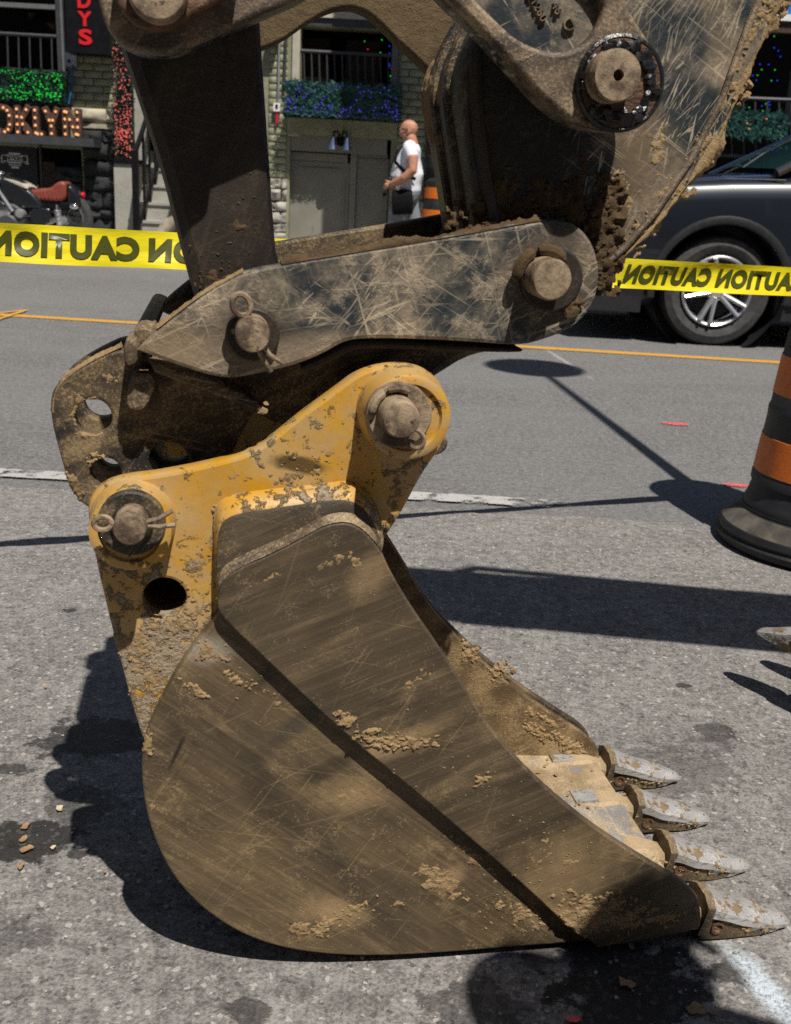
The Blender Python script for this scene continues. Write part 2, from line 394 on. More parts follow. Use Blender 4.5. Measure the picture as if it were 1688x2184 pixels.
M = {}
DUST = (0.30, 0.205, 0.105); BLK = (0.014, 0.012, 0.010)
M['scratch'] = mat_scratched(spots=[(EX(1180, 590, .034), (.075, .075), 0, .45, (0.17, 0.12, 0.07)), (EX(350, 740, .034), (.06, .04), 0, .6, (0.26, 0.19, 0.11)), (EX(540, 715, .034), (.055, .05), 0, .75, (0.035, 0.027, 0.019)), (EX(800, 770, .034), (.30, .035), 0, .5, (0.33, 0.25, 0.16))])
M['web'] = mat_scratched("scratched_blue_black_casting", (0.5, -0.9), (0.3,))
M['stick'] = mat_scratched("scratched_black_stick", (1.05, 1.25, 0.8, -0.5, 1.5), (1.1, 0.9), -0.05,
    [(EX(1120, 250, .078), (.10, .20), 0.0, .95, (0.020, 0.017, 0.014)), (EX(1420, 400, .078), (.05, .16), -0.6, .35, (0.27, 0.20, 0.115)), (EX(1350, 300, .078), (.035, .16), -0.1, .5, (0.15, 0.105, 0.058)), (EX(1560, 120, .078), (.03, .16), -0.45, .35, (0.30, 0.225, 0.14)),  # first spot: oily dark that also paints in shade under the lever
     (EX(1290, 470, .078), (.035, .05), 0, .95, BLK)])
M['wear'] = mat_plate("brown_worn_wear_plate", (0.036, 0.028, 0.019), (0.112, 0.081, 0.046), (0.285, 0.205, 0.108), 0.38, smear=.62, spots=
    [(EX(1290, 1690, 0), (.10, .02), -0.75, .8, (0.03, 0.024, 0.02)), (EX(1180, 1870, 0), (.14, .08), -0.6, .55, DUST), (EX(1200, 1960, 0), (.12, .035), 0.1, .9, DUST), (EX(830, 1590, 0), (.09, .02), -0.4, .8, DUST), (EX(790, 1230, 0), (.045, .03), -0.8, .5, DUST)])
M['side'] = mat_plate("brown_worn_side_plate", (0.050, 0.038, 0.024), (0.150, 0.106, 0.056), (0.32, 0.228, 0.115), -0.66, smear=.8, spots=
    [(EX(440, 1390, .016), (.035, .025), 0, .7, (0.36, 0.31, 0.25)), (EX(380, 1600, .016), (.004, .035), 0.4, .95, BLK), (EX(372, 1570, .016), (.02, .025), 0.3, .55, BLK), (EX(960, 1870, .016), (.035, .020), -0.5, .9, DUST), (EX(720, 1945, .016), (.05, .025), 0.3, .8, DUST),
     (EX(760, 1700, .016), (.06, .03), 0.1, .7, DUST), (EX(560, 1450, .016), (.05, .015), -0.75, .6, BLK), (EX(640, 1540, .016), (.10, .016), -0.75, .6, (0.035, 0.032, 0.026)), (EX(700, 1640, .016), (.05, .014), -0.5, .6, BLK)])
M['inner'] = mat_brown("clay_filled_inner_plate", (0.085, 0.057, 0.029), (0.18, 0.122, 0.060), (0.33, 0.235, 0.12), 0.2, 0.6)
M['lip'] = mat_brown("clay_covered_lip", (0.22, 0.158, 0.088), (0.36, 0.265, 0.155), (0.46, 0.35, 0.215), 0.2, 0.7, 0.0, 0.3); M['lipclay'] = M['lip']; M['lip'] = mat_brown('clay_and_steel_lip', (0.24, 0.175, 0.10), (0.40, 0.30, 0.18), (0.48, 0.37, 0.23), 0.2, 0.5, 0.85, 0.3, (), (0.185, 0.19, 0.20))
M['yellow'] = mat_yellow(); M['weldyellow'] = mat_yellow('clay_smeared_yellow_weld', 0.07)
M['dark'] = mat_plate("dark_oily_steel", (0.012, 0.009, 0.007), (0.034, 0.025, 0.017), (0.085, 0.060, 0.034), 1.3, smear=.3)
M['coupler'] = mat_brown("muddy_black_coupler", (0.018, 0.017, 0.016), (0.095, 0.068, 0.040), (0.27, 0.195, 0.10), 0.3, 0.5, 0, 0.4)
M['rim'] = mat_brown("rusty_cast_lever", (0.040, 0.031, 0.024), (0.145, 0.105, 0.070), (0.32, 0.24, 0.145), 0.5, 0.5, 0.25, 0.25)
M['clay'] = mat_clay("dry_clay", (0.235, 0.155, 0.075), (0.42, 0.30, 0.16))
M['mud'] = mat_clay("dark_greasy_mud", (0.060, 0.040, 0.022), (0.15, 0.10, 0.052))
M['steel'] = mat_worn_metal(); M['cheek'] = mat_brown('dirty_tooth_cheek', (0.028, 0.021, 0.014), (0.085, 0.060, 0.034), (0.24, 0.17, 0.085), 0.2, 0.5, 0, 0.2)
M['pin'] = mat_pin()
M['grease'] = plain("black_grease", (0.006, 0.006, 0.006), 0.32, 0, 0.4, 30, 0.25, 0.5)
M['shoulder'] = mat_brown('clay_rubbed_shoulder', (0.045, 0.033, 0.022), (0.16, 0.115, 0.065), (0.36, 0.27, 0.16), 0.35, 0.75, 0, 0.2); M['claycoat'] = mat_clay('clay_coating', (0.075, 0.054, 0.030), (0.20, 0.145, 0.080), 45)
M['rust'] = plain("rust_brown_steel", (0.10, 0.052, 0.028), 0.6, 0.1, 0.5, 40, 0.5)

# ------------------------------------------------------------------ the ground
def wob2(t):
    nd = t.n("ShaderNodeVectorMath", operation='MULTIPLY_ADD'); t.set(nd.inputs[0], t.noise(2.5, 4, 0.65, None, 0, True)); nd.inputs[1].default_value = (0.5, 0.5, 0); t.set(nd.inputs[2], t.coord()); return nd.outputs[0]
def ground_mat(name, near):
    t = NT(name); flat = t.map(t.coord(), (1, 1, 0.001))
    big = t.noise(0.9, 4, 0.6); mid = t.noise(7, 5, 0.68); fine = t.noise(190, 4, 0.75)
    a, b = ((0.150, 0.143, 0.136), (0.250, 0.240, 0.229)) if near else ((0.088, 0.090, 0.096), (0.135, 0.137, 0.143))
    c = t.mix(t.step(t.math('MULTIPLY_ADD', mid, 0.6, t.math('MULTIPLY', big, 0.4)), 0.36, 0.64), a, b)
    c = t.mix(t.step(t.math('MULTIPLY_ADD', t.noise(48, 4, .7), .4, t.math('MULTIPLY', fine, .6)), 0.36, 0.64), t.mix(0.60, c, (0.036, 0.034, 0.032)), t.mix(0.32, c, (0.50, 0.475, 0.44)))
    wob = t.n("ShaderNodeVectorMath", operation='MULTIPLY_ADD'); t.set(wob.inputs[0], t.noise(110, 2, 0.5, None, 0, True)); wob.inputs[1].default_value = (0.012, 0.012, 0); t.set(wob.inputs[2], flat)
    vo = t.n("ShaderNodeTexVoronoi"); t.set(vo.inputs['Vector'], wob.outputs[0]); vo.inputs['Scale'].default_value = 105 if near else 120
    rnd, rn2, _ = t.sep(vo.outputs['Color']); rad = t.math('MULTIPLY_ADD', rn2, 0.30, 0.18)
    core = t.step(t.math('SUBTRACT', vo.outputs['Distance'], rad), 0.06, -0.06)
    c = t.mix(t.math('MULTIPLY', t.math('MULTIPLY', core, t.step(rnd, 0.66, 0.90)), 0.62 if near else 0.40), c, (0.50, 0.47, 0.43))
    c = t.mix(t.math('MULTIPLY', t.math('MULTIPLY', core, t.step(rnd, 0.24, 0.10)), 0.65), c, (0.055, 0.052, 0.05))
    pit = t.step(t.noise(34, 5, 0.74), 0.635, 0.69); c = t.mix(t.math('MULTIPLY', pit, 0.6), c, (0.050, 0.047, 0.045))
    wet = None
    if near:
        for (px, py, rx, ry, ang, k, wo) in STAINS:
            p = gp(px, py); bl = t.math('MULTIPLY', t.blob((p.x, p.y), (rx, ry), ang, 'xy', wo * 1.5, 26.0, 0.16), k)
            wet = bl if wet is None else t.math('MAXIMUM', wet, bl)
        c = t.mix(wet, c, t.mix(t.math('MULTIPLY', core, 0.12), (0.016, 0.015, 0.014), (0.3, 0.28, 0.25)))
        p = gp(1640, 2120); pt = t.math('MULTIPLY', t.blob((p.x, p.y), (0.030, 0.12), 0.3, 'xy', 0.25, 26.0, 0.8), t.step(fine, 0.3, 0.6, 0.3, 1.0))
        c = t.mix(pt, c, (0.55, 0.62, 0.68))
    else:
        dash = t.step(t.noise(3.2, 5, 0.7, t.map(t.coord(), (2.2, 9, 1))), 0.60, 0.68); c = t.mix(t.math('MULTIPLY', dash, 0.45), c, (0.06, 0.06, 0.062))
        ptch = t.step(t.noise(0.55, 3, 0.5, t.map(t.coord(), (.5, 1.6, 1))), 0.47, 0.53); c = t.mix(t.math('MULTIPLY', ptch, 0.22), c, (0.20, 0.197, 0.195))
        p = gp(1190, 745); q = gp(1215, 795)
        cr = t.blob(((p.x + q.x) / 2, (p.y + q.y) / 2), (0.02, 0.55), 0.12, 'xy', 0.9, 5.0, 0.5); c = t.mix(t.math('MULTIPLY', cr, 0.5), c, (0.42, 0.40, 0.37))
    h = t.math('ADD', t.math('MULTIPLY', fine, 1.0), t.math('ADD', t.math('MULTIPLY', core, 0.25), t.math('MULTIPLY', pit, -0.9)))
    r = t.math('MULTIPLY_ADD', wet, -0.35, 0.88) if wet is not None else 0.85
    return t.done(c, r, 0.0, t.bump(h, 0.8, 0.004), 0.35)
STAINS = [(25, 1645, .035, .020, 0, .75, .25), (62, 1800, .075, .055, .3, .92, .3), (175, 1725, .06, .06, .6, .55, .35), (210, 1575, .10, .07, .4, .8, .4),
          (165, 1825, .018, .012, 0, .8, .4), (530, 2163, .030, .022, 0, .7, .3), (515, 1985, .03, .02, 0, .5, .3), (1330, 2105, .10, .085, .5, .94, .35),
          (1525, 1568, .045, .035, 0, .62, .35), (150, 1306, .020, .012, 0, .85, .4), (1008, 1385, .02, .012, 0, .9, .4), (1455, 1466, .015, .010, 0, .85, .4),
          (1180, 2035, .05, .03, .2, .6, .4), (1450, 1640, .12, .08, .3, .38, .5), (1020, 2150, .07, .05, 0, .55, .45), (1560, 2080, .035, .025, .4, .75, .4), (20, 2000, .06, .03, 0, .4, .5),
          (300, 1930, .04, .025, 0, .3, .5), (760, 2140, .05, .02, 0, .3, .5), (640, 2110, .03, .02, 0, .3, .5)]
seam_y = gp(844, 1085).y
M['apron'] = ground_mat("worn_concrete_and_asphalt", True)
M['road'] = ground_mat("grey_asphalt_road", False)
def sheet(name, x0, x1, y0, y1, z, mat, edge=None):
    mb = MB(); mb.add([(x0, y0, z), (x1, y0, z), (x1, y1, z), (x0, y1, z)], [(0, 1, 2, 3)])
    return mb.build(name, mat)
tag(sheet("ground", -600, 600, -200, 1500, -0.012, M['road']), kind='structure')
tag(sheet("road", -60, 60, seam_y, 11.0, 0.0, M['road']), kind='structure')
# the strip by the near kerb: rougher and paler, its seam with the road is uneven
mb = MB(); vs = []; fs = []; n = 240
for i in range(n + 1):
    x = -6 + 12 * i / n; vs += [(x, -6, 0.004), (x, seam_y + 0.022 * mnoise.noise(Vector((x * 6, 0, 0))) + 0.012 * mnoise.noise(Vector((x * 23, 3, 0))), 0.004)]
for i in range(n): fs.append((2*i, 2*i+2, 2*i+3, 2*i+1))
mb.add(vs, fs); tag(mb.build("pavement", M['apron']), kind='structure')
def paint_mat(name, c, wear=0.5, sc=40, fade=None):
    """road paint worn through to the asphalt"""
    t = NT(name); nz = t.noise(sc, 6, 0.72)
    if fade is not None: nz = t.math('ADD', nz, t.step(t.sep(t.coord())[0], fade[0], fade[1], 0.0, -0.28))
    w = t.step(nz, wear - 0.06, wear + 0.05); w2 = t.step(t.noise(120, 4, 0.7), 0.66, 0.58)
    cc = t.mix(t.noise(6, 4, 0.6), tuple(x * .75 for x in c), c)
    return t.done(cc, 0.75, 0, t.bump(t.noise(160, 5, .7), .5, .003), 0.3, alpha=t.math('MULTIPLY', w, w2))
def strip(name, a, b, w, z, mat, n=60):
    a = Vector((a.x, a.y, 0)); b = Vector((b.x, b.y, 0)); d = (b - a).normalized(); nrm = Vector((-d.y, d.x, 0)); mb = MB(); vs = []; fs = []
    for i in range(n + 1):
        p = a.lerp(b, i / n); j = 0.006 * mnoise.noise(Vector((i * 0.7, w * 10, 1))); k = 0.006 * mnoise.noise(Vector((i * 0.9, w * 30, 5)))
        q1 = p - nrm * (w / 2 + j); q2 = p + nrm * (w / 2 + k); vs += [(q1.x, q1.y, z), (q2.x, q2.y, z)]
    for i in range(n): fs.append((2*i, 2*i+2, 2*i+3, 2*i+1))
    mb.add(vs, fs); return mb.build(name, mat)
yl = strip("yellow_line", gp(-700, 629), gp(2900, 850), 0.11, 0.004, paint_mat("yellow_road_paint", (0.62, 0.33, 0.055), 0.36, 30), 160)
tag(yl, 'worn yellow centre line painted along the road', 'road line', kind='structure')
wl_ = strip("white_line", gp(-500, 984), gp(1900, 1119), 0.085, 0.008, paint_mat("white_road_paint", (0.46, 0.45, 0.43), 0.44, 14, (gp(1000, 1069).x, gp(1400, 1091).x)), 160)
tag(wl_, 'faded white edge line along the near side of the road', 'road line', kind='structure')
def splat(name, px, py, rx, ry, mat, z):
    p = gp(px, py); mb = MB(); n = 26; vs = [(p.x, p.y, z)]
    for k in range(n):
        a = 2 * pi * k / n; r = 1 + 0.35 * mnoise.noise(Vector((cos(a) * 2, sin(a) * 2, px)))
        vs.append((p.x + cos(a) * rx * r, p.y + sin(a) * ry * r, z))
    mb.add(vs, [(0, 1 + k, 1 + (k + 1) % n) for k in range(n)]); return mb.build(name, mat)
redp = paint_mat("red_survey_paint", (0.75, 0.13, 0.13), 0.45, 60)
tag(splat("spray_mark", 1440, 906, .055, .03, redp, .005), 'short red spray mark far out on the grey road', 'paint mark', kind='structure')
tag(splat("spray_mark", 1570, 1037, .050, .022, redp, .005), 'red spray mark close to the striped barrel', 'paint mark', kind='structure')
tag(splat("spray_mark", 1222, 2186, .009, .005, redp, .009), 'tiny red mark at the bottom edge of the pavement', 'paint mark', kind='structure')
yp = paint_mat("yellow_survey_paint", (0.62, 0.33, 0.055), 0.4, 30)
for i, (a, b) in enumerate((((-20, 672), (58, 663)), ((56, 664), (-10, 686)))):
    tag(strip("yellow_mark", gp(*a), gp(*b), 0.035, 0.008 + .002 * i, yp, 10), 'hooked yellow mark beside the centre line' if i == 0 else 'short yellow cross stroke beside the centre line', 'paint mark', kind='structure')
# ------------------------------------------------------------------ the excavator
excavator = empty("excavator", (E0.x, E0.y, 0), EX_AZ, 'dirt-caked black excavator arm with yellow-eared digging bucket resting on the pavement', 'excavator')
WB = 0.42            # bucket width
EAR = 0.036          # the ear plates stand back from the bucket's sides
CP = 0.034           # near coupler plate
LK = 0.078           # link and stick between the plates
def xplate(name, pts, s0, s1, mat, parent, holes=(), bevel=0.003, it=2, ref=None):
    """plate traced on its near face"""
    o = chaikin(EXL(pts, s0 if ref is None else ref), it)
    return obj(name, curve_plate(name, [p[:2] for p in o], holes, s0, s1, bevel), mat, parent)
def hole(px, py, rpx, s, n=36):
    c = EX(px, py, s); return circle(c[0], c[1], EXR(px, py, rpx, s), n)

# ---- bucket outlines (picture points on the near side)
side_pts = [(815,1175),(832,1222),(880,1300),(930,1370),(988,1460),(1040,1548),(1100,1618),(1165,1682),(1240,1745),(1310,1795),(1400,1850),(1465,1888),(1490,1915,1),(1497,1965,1),
            (1485,1984),(1400,1996),(1225,2010),(1100,2020),(950,2032),(830,2039),(720,2038),(620,2026),(540,2003),(470,1966),(410,1917),(365,1862),(330,1790),(310,1720),(302,1650),
            (304,1600),(316,1555),(342,1498),(380,1430),(420,1372),(455,1332),(500,1250),(560,1190),(690,1140),(760,1130)]
wear_pts = [(466,1262),(474,1240),(505,1213),(570,1188),(640,1152),(690,1122),(740,1113),(775,1130),(802,1160),(818,1184),(834,1222),(880,1300),(930,1370),(988,1460),(1040,1548),(1100,1618),(1165,1682),(1240,1745),
            (1310,1795),(1400,1850),(1465,1888),(1490,1914),(1497,1955),(1492,1984),(1400,2002),(1275,2023,1),(1256,2003),(1225,1990),(1100,1872),(900,1700),(720,1553),(560,1400),(474,1318),(463,1295)]
# bucket: shell (floor and back) as the part, everything welded to it as sub-parts
S_PL = 0.016
side_uw = [p[:2] for p in chaikin(EXL(side_pts, S_PL), 2)]
# the shell follows the outline from the lip round the floor and back to the top
shell_px = [(1470,1984),(1400,1996),(1225,2010),(1100,2020),(950,2032),(830,2039),(720,2038),(620,2026),(540,2003),(470,1966),(410,1917),(365,1862),(330,1790),(310,1720),(302,1650),(304,1600),(316,1555),(342,1498),(380,1430),(420,1372),(455,1332),(500,1250),(560,1195),(690,1145),(745,1142)]
shell_uw = EXL(shell_px, S_PL)
def strip_shell(path, th, s0, s1):
    fine = []
    for i in range(len(path) - 1):                       # densify
        for k in range(4): fine.append((path[i][0] + (path[i+1][0] - path[i][0]) * k / 4, path[i][1] + (path[i+1][1] - path[i][1]) * k / 4))
    fine.append(path[-1][:2])
    for _ in range(3):
        fine = [fine[0]] + [((fine[i-1][0] + fine[i][0] * 2 + fine[i+1][0]) / 4, (fine[i-1][1] + fine[i][1] * 2 + fine[i+1][1]) / 4) for i in range(1, len(fine) - 1)] + [fine[-1]]
    vs = []; fs = []; n = len(fine)
    for i, p in enumerate(fine):
        a = fine[max(i - 1, 0)]; b = fine[min(i + 1, n - 1)]; tx, tz = b[0] - a[0], b[1] - a[1]; l = hypot(tx, tz) or 1
        nx, nz = tz / l, -tx / l                         # towards the inside of the bucket
        q = (p[0] + nx * th, p[1] + nz * th)
        vs += [(p[0], s0, p[1]), (p[0], s1, p[1]), (q[0], s1, q[1]), (q[0], s0, q[1])]
    for i in range(n - 1):
        for k in range(4):
            k2 = (k + 1) % 4; fs.append((4*i+k, 4*i+k2, 4*i+4+k2, 4*i+4+k))
    fs += [(3, 2, 1, 0), tuple(4 * (n - 1) + k for k in range(4))]
    return MB().add(vs, fs)
bucket = strip_shell(shell_uw, 0.014, S_PL + 0.004, WB - S_PL - 0.004).build("bucket", M['inner'], excavator)
bucket['label'] = 'digging bucket with yellow ears and brown worn sides'
def mirror_copy(o, mat=None, width=None):
    """the same plate on the far side"""
    me = o.data.copy(); me.transform(Matrix.Translation((0, width or WB, 0)) @ Matrix.Diagonal((1, -1, 1, 1))); me.flip_normals()
    n = obj(o.name.split('.')[0], me, mat or o.data.materials[0], o.parent); return n
side = obj("side_plate", curve_plate("side_plate", side_uw, [], S_PL, S_PL + 0.016, 0.0025), M['side'], bucket)
side['label'] = 'brown rounded side plate streaked with clay'
mirror_copy(side, M['inner'])
wear_uw = [p[:2] for p in chaikin(EXL(wear_pts, 0.0), 2)]
wear = obj("wear_plate", curve_plate("wear_plate", wear_uw, [], 0.0, S_PL - 0.0005, 0.0022, 2), M['wear'], bucket)
wear['label'] = 'smooth brown wear plate along the cutting edge'
mirror_copy(wear)
# the sloping shoulder between ear and wear plate, and its yellow weld
def loft(name, rings, mat, parent, it=2):
    """rings: (outline in picture points, s); all with the same count"""
    mb = MB(); R_ = []
    for pts, s in rings:
        o = [(EX(p[0], p[1], s)) for p in pts]
        dense = []
        for i in range(len(o) - 1):
            for k in range(5): dense.append((o[i][0] + (o[i+1][0] - o[i][0]) * k / 5, o[i][1] + (o[i+1][1] - o[i][1]) * k / 5))
        dense.append(o[-1])
        for _ in range(4 * it): dense = [dense[0]] + [((dense[i-1][0] + dense[i][0] * 2 + dense[i+1][0]) / 4, (dense[i-1][1] + dense[i][1] * 2 + dense[i+1][1]) / 4) for i in range(1, len(dense) - 1)] + [dense[-1]]
        R_.append([(p[0], s, p[1]) for p in dense])
    n = len(R_[0]); vs = [v for r in R_ for v in r]
    fs = [(j*n+i, j*n+i+1, (j+1)*n+i+1, (j+1)*n+i) for j in range(len(R_) - 1) for i in range(n - 1)]
    return mb.add(vs, fs).build(name, mat, parent, fix=False, angle=50)
r_front = [(470,1300),(464,1262),(474,1238),(505,1211),(570,1185),(640,1150),(690,1119),(740,1109),(776,1127),(804,1160),(815,1176)]
r_mid   = [(468,1290),(461,1240),(469,1216),(498,1190),(566,1163),(638,1128),(690,1098),(743,1088),(782,1110),(808,1150),(816,1170)]
r_face  = [(467,1285),(461,1205),(467,1150),(478,1120),(506,1103),(604,1090),(692,1077),(748,1073),(784,1098),(808,1146),(816,1168)]
r_top   = [(466,1280),(460,1200),(464,1142),(474,1110),(505,1094),(604,1081),(692,1068),(748,1063),(786,1090),(810,1142),(817,1166)]
r_weld  = [(464,1270),(458,1190),(460,1116),(470,1082),(508,1066),(602,1055),(690,1044),(749,1034),(790,1060),(812,1120),(818,1160)]
r_out   = [(462,1265),(455,1185),(455,1100),(463,1066),(505,1050),(600,1040),(690,1031),(750,1020),(795,1048),(816,1112),(819,1155)]
shoulder = loft("shoulder", [(r_mid, 0.0125), (r_face, 0.0130), (r_top, 0.0150)], M['wear'], bucket); mirror_copy(shoulder)
fillet = loft("fillet", [(r_front, 0.0005), (r_mid, 0.0120)], M['shoulder'], bucket); mirror_copy(fillet)
weld = loft("weld", [(r_top, 0.0155), (r_weld, 0.022), (r_out, 0.0365)], M['weldyellow'], bucket); mirror_copy(weld)
# ears
ear_pts = [(187,1085),(196,1055),(232,1029),(285,1018),(330,1014),(420,997),(500,978),(548,960),(592,928),(640,888),(720,830),(762,798),(800,782),(852,775),(905,785),(938,815),(955,858),(958,905),(945,950),(900,1012),(860,1090),(818,1154,1),
           (800,1250),(640,1400),(480,1500),(350,1600,1),(303,1572,1),(280,1500),(255,1402),(226,1290),(204,1190),(192,1130)]
ear = xplate("ear_plate", ear_pts, EAR, EAR + 0.026, M['yellow'], bucket, [hole(351, 1277, 47, EAR)], 0.004)
ear['label'] = 'yellow bucket ear caked with grey clay'
me_ = curve_plate("ear_plate", [p[:2] for p in chaikin(EXL(ear_pts, EAR), 2)], [], WB - EAR - .026, WB - EAR, 0.004); obj("ear_plate", me_, M['yellow'], bucket)
ph = EX(351, 1277, EAR); rh = EXR(351, 1277, 52, EAR)
MB().lathe([(rh, EAR + .0265), (rh, WB - EAR - .027)], (ph[0], 0, ph[1]), 'Y', 32, False).build("sleeve", M['shoulder'], bucket)
tab = xplate("tab", [(925,935),(950,930),(958,945),(950,965),(928,973),(905,975)], EAR + 0.03, EAR + 0.045, M['rim'], bucket)
def ring_boss(px, py, r_out, r_face, s_top, s_base, name, mat, parent):
    c = EX(px, py, s_base); ro = EXR(px, py, r_out, s_base); ri = EXR(px, py, r_face, s_top)
    mb = MB(); mb.lathe([(ro, s_base), (ro * 0.99, s_base - 0.006), (ri + 0.004, s_top + 0.002), (ri, s_top), (ri - 0.005, s_top), (ri - 0.007, s_top + 0.004), (0.001, s_top + 0.004)], (c[0], 0, c[1]))
    return mb.build(name, mat, parent), c
def washer(px, py, rpx, s0, s1, mat, parent, name="washer", off=None):
    c = EX(px, py, s0); r = EXR(px, py, rpx, s0)
    return MB().lathe([(r, s1), (r, s0 + 0.002), (r - 0.002, s0), (0.001, s0)], (c[0], 0, c[1])).build(name, mat, parent)
def pin(px, py, rpx, s0, s1, parent, name="pin", mat=None, dome=0.002):
    c = EX(px, py, s0); r = EXR(px, py, rpx, s0)
    o = MB().lathe([(r * .98, s1), (r, s1 - .002), (r, s0 + 0.005), (r * 0.97, s0 + 0.002), (r * 0.9, s0), (r * .5, s0 - dome * .6), (0.0005, s0 - dome)], (c[0], 0, c[1])).build(name, mat or M['pin'], parent)
    return o, c, r
def eyelet(c, ang, r_pin, s, parent, rr=0.009, w=0.0028, tail=True):
    """a split pin: ring on one side of the bolt, two bent ends on the other"""
    d = Vector((cos(ang), 0, sin(ang))); n_ = Vector((-sin(ang), 0, cos(ang))); o_ = Vector((c[0], s, c[1])) + d * (r_pin + rr + 0.002)
    mb = MB(); mb.tube([o_ - d * (rr + r_pin * .5), o_ - d * rr] + [o_ + d * (cos(a) * rr) + n_ * (sin(a) * rr * .8) for a in [pi + 2 * pi * k / 20 for k in range(21)]], w, 7)
    b = Vector((c[0], s, c[1])); eye = mb.build("split_pin", M['pin'], parent)
    if tail:
        mb = MB(); mb.tube([b - d * r_pin * .8, b - d * (r_pin + .012), b - d * (r_pin + .026) - n_ * .003], w * .9, 7); mb.tube([b - d * r_pin * .8 - n_ * .004, b - d * (r_pin + .01) - n_ * .008, b - d * (r_pin + .022) - n_ * .017], w * .9, 7)
        mb.build("split_pin_legs", M['pin'], parent)
    return eye
# left pin of the bucket
ring_boss(285, 1108, 93, 80, -0.006, EAR + .002, "pin_boss", M['yellow'], bucket)
washer(281, 1118, 74, -0.010, 0.0, M['coupler'], bucket)
washer(281, 1121, 46, -0.016, -.006, M['dark'], bucket, "collar")
_, c_, r_ = pin(277, 1131, 37, -0.046, 0.40, bucket)
eyelet(c_, radians(176), r_, -0.030, bucket, 0.0085)
# right pin of the bucket
ring_boss(857, 873, 97, 83, -0.004, EAR + .002, "pin_boss", M['yellow'], bucket)
washer(853, 887, 70, -0.014, 0.0, M['pin'], bucket)
_, c_, r_ = pin(857, 896, 41, -0.050, 0.40, bucket)
eyelet(c_, radians(-52), r_, -0.024, bucket, 0.0105, tail=False)
mb = MB()
for (a0, a1, rr) in ((radians(62), radians(112), 1.33), (radians(122), radians(178), 1.28)):
    pts = [Vector((c_[0] + cos(a0 + (a1 - a0) * k / 8) * r_ * rr, -0.019, c_[1] + sin(a0 + (a1 - a0) * k / 8) * r_ * rr)) for k in range(9)]
    mb.tube(pts, [0.003] + [0.0042] * 7 + [0.003], 8)
mb.build("keeper_ring", M['pin'], bucket)
# cutting lip
lipc = EX(1478, 1975, 0.0); lip0 = EX(1330, 1998, 0.0)
mb = MB(); mb.add([(lip0[0]-.10, S_PL+.017, lip0[1]+.034), (lip0[0]-.10, WB-S_PL-.017, lip0[1]+.034), (lipc[0]+.004, WB-S_PL-.002, lipc[1]+.012), (lipc[0]+.004, S_PL+.002, lipc[1]+.012),
                   (lip0[0]-.10, S_PL+.017, lip0[1]+.006), (lip0[0]-.10, WB-S_PL-.017, lip0[1]+.006), (lipc[0]+.004, WB-S_PL-.002, lipc[1]-.006), (lipc[0]+.004, S_PL+.002, lipc[1]-.006)],
                  [(0,3,2,1),(4,5,6,7),(0,1,5,4),(1,2,6,5),(2,3,7,6),(3,0,4,7)])
mb.build("cutting_lip", M['lip'], bucket)
# teeth
far_px = [(1490,1875),(1545,1902),(1600,1921),(1645,1936),(1672,1946),(1683,1955)]
near_px = [(1512,1946),(1560,1952),(1605,1962),(1645,1970),(1668,1971),(1679,1966)]
bot_px = [(1493,2004),(1550,2001),(1610,1996),(1650,1986),(1670,1977),(1680,1970)]
hw = [(0.028, 0.022), (0.027, 0.022), (0.024, 0.020), (0.018, 0.016), (0.012, 0.011), (0.006, 0.005)]
TF = [EX(*far_px[i], 0.036 + hw[i][0]) for i in range(6)]; TN = [EX(*near_px[i], 0.036 - hw[i][0]) for i in range(6)]; TB = [EX(*bot_px[i], 0.036 - hw[i][1]) for i in range(6)]
TT = TF
def tooth_mesh(seed=0):
    """a digging tooth: capped top with a low ridge, recessed cheeks, flat sole, worn point"""
    vs = []; fs = []; n = 6; K = 9; tilt = (0, .004, -.003, .002)[seed % 4]
    for i in range(n):
        (uf, zf), (un, zn), (ub, zb) = TF[i], TN[i], TB[i]; a, b = hw[i]; f = i / 5.0
        zm = (zf + zn) / 2 + (.0115 - .006 * abs(f - .45) * 2) * (1 if i < 5 else .2); zf2 = (zf + zn) / 2 + .004; um = (uf + un) / 2
        uu = um + f * tilt
        for (u_, y, z) in ((uu, a, zf2 - .002), (uu, a * .35, zm), (uu, -a * .35, zm), (uu, -a, zf2 - .004), (uu, -a, zf2 - .012 * (1 - f) - .005), (uu, -b, zf2 - .015 * (1 - f) - .006), (ub, -b, zb), (ub, b, zb), (uu, b, zf2 - .014 * (1 - f) - .005)): vs.append((u_, y, z))
    for i in range(n - 1):
        for k in range(K): k2 = (k + 1) % K; fs.append((i*K+k, i*K+k2, (i+1)*K+k2, (i+1)*K+k))
    fs += [tuple(range(K - 1, -1, -1)), tuple((n - 1) * K + k for k in range(K))]
    me = MB().add(vs, fs).mesh("tooth", 30)
    bm = bmesh.new(); bm.from_mesh(me)
    bmesh.ops.subdivide_edges(bm, edges=[e for e in bm.edges if e.calc_length() > .010], cuts=2, use_grid_fill=True)
    for v in bm.verts:
        q = v.co; k = q * 30 + Vector((seed * 7, 0, 0)); v.co = q + Vector((mnoise.noise(k), mnoise.noise(k + Vector((9, 0, 0))), mnoise.noise(k + Vector((0, 9, 0))))) * 0.0022
    bm.to_mesh(me); bm.free(); finish(me, 42)
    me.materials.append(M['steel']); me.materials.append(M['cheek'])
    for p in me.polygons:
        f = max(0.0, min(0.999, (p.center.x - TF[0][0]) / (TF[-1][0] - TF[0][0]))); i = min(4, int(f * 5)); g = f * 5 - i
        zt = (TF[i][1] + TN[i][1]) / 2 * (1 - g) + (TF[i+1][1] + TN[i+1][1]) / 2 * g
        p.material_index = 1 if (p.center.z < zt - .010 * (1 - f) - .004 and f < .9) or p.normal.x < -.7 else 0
    return me
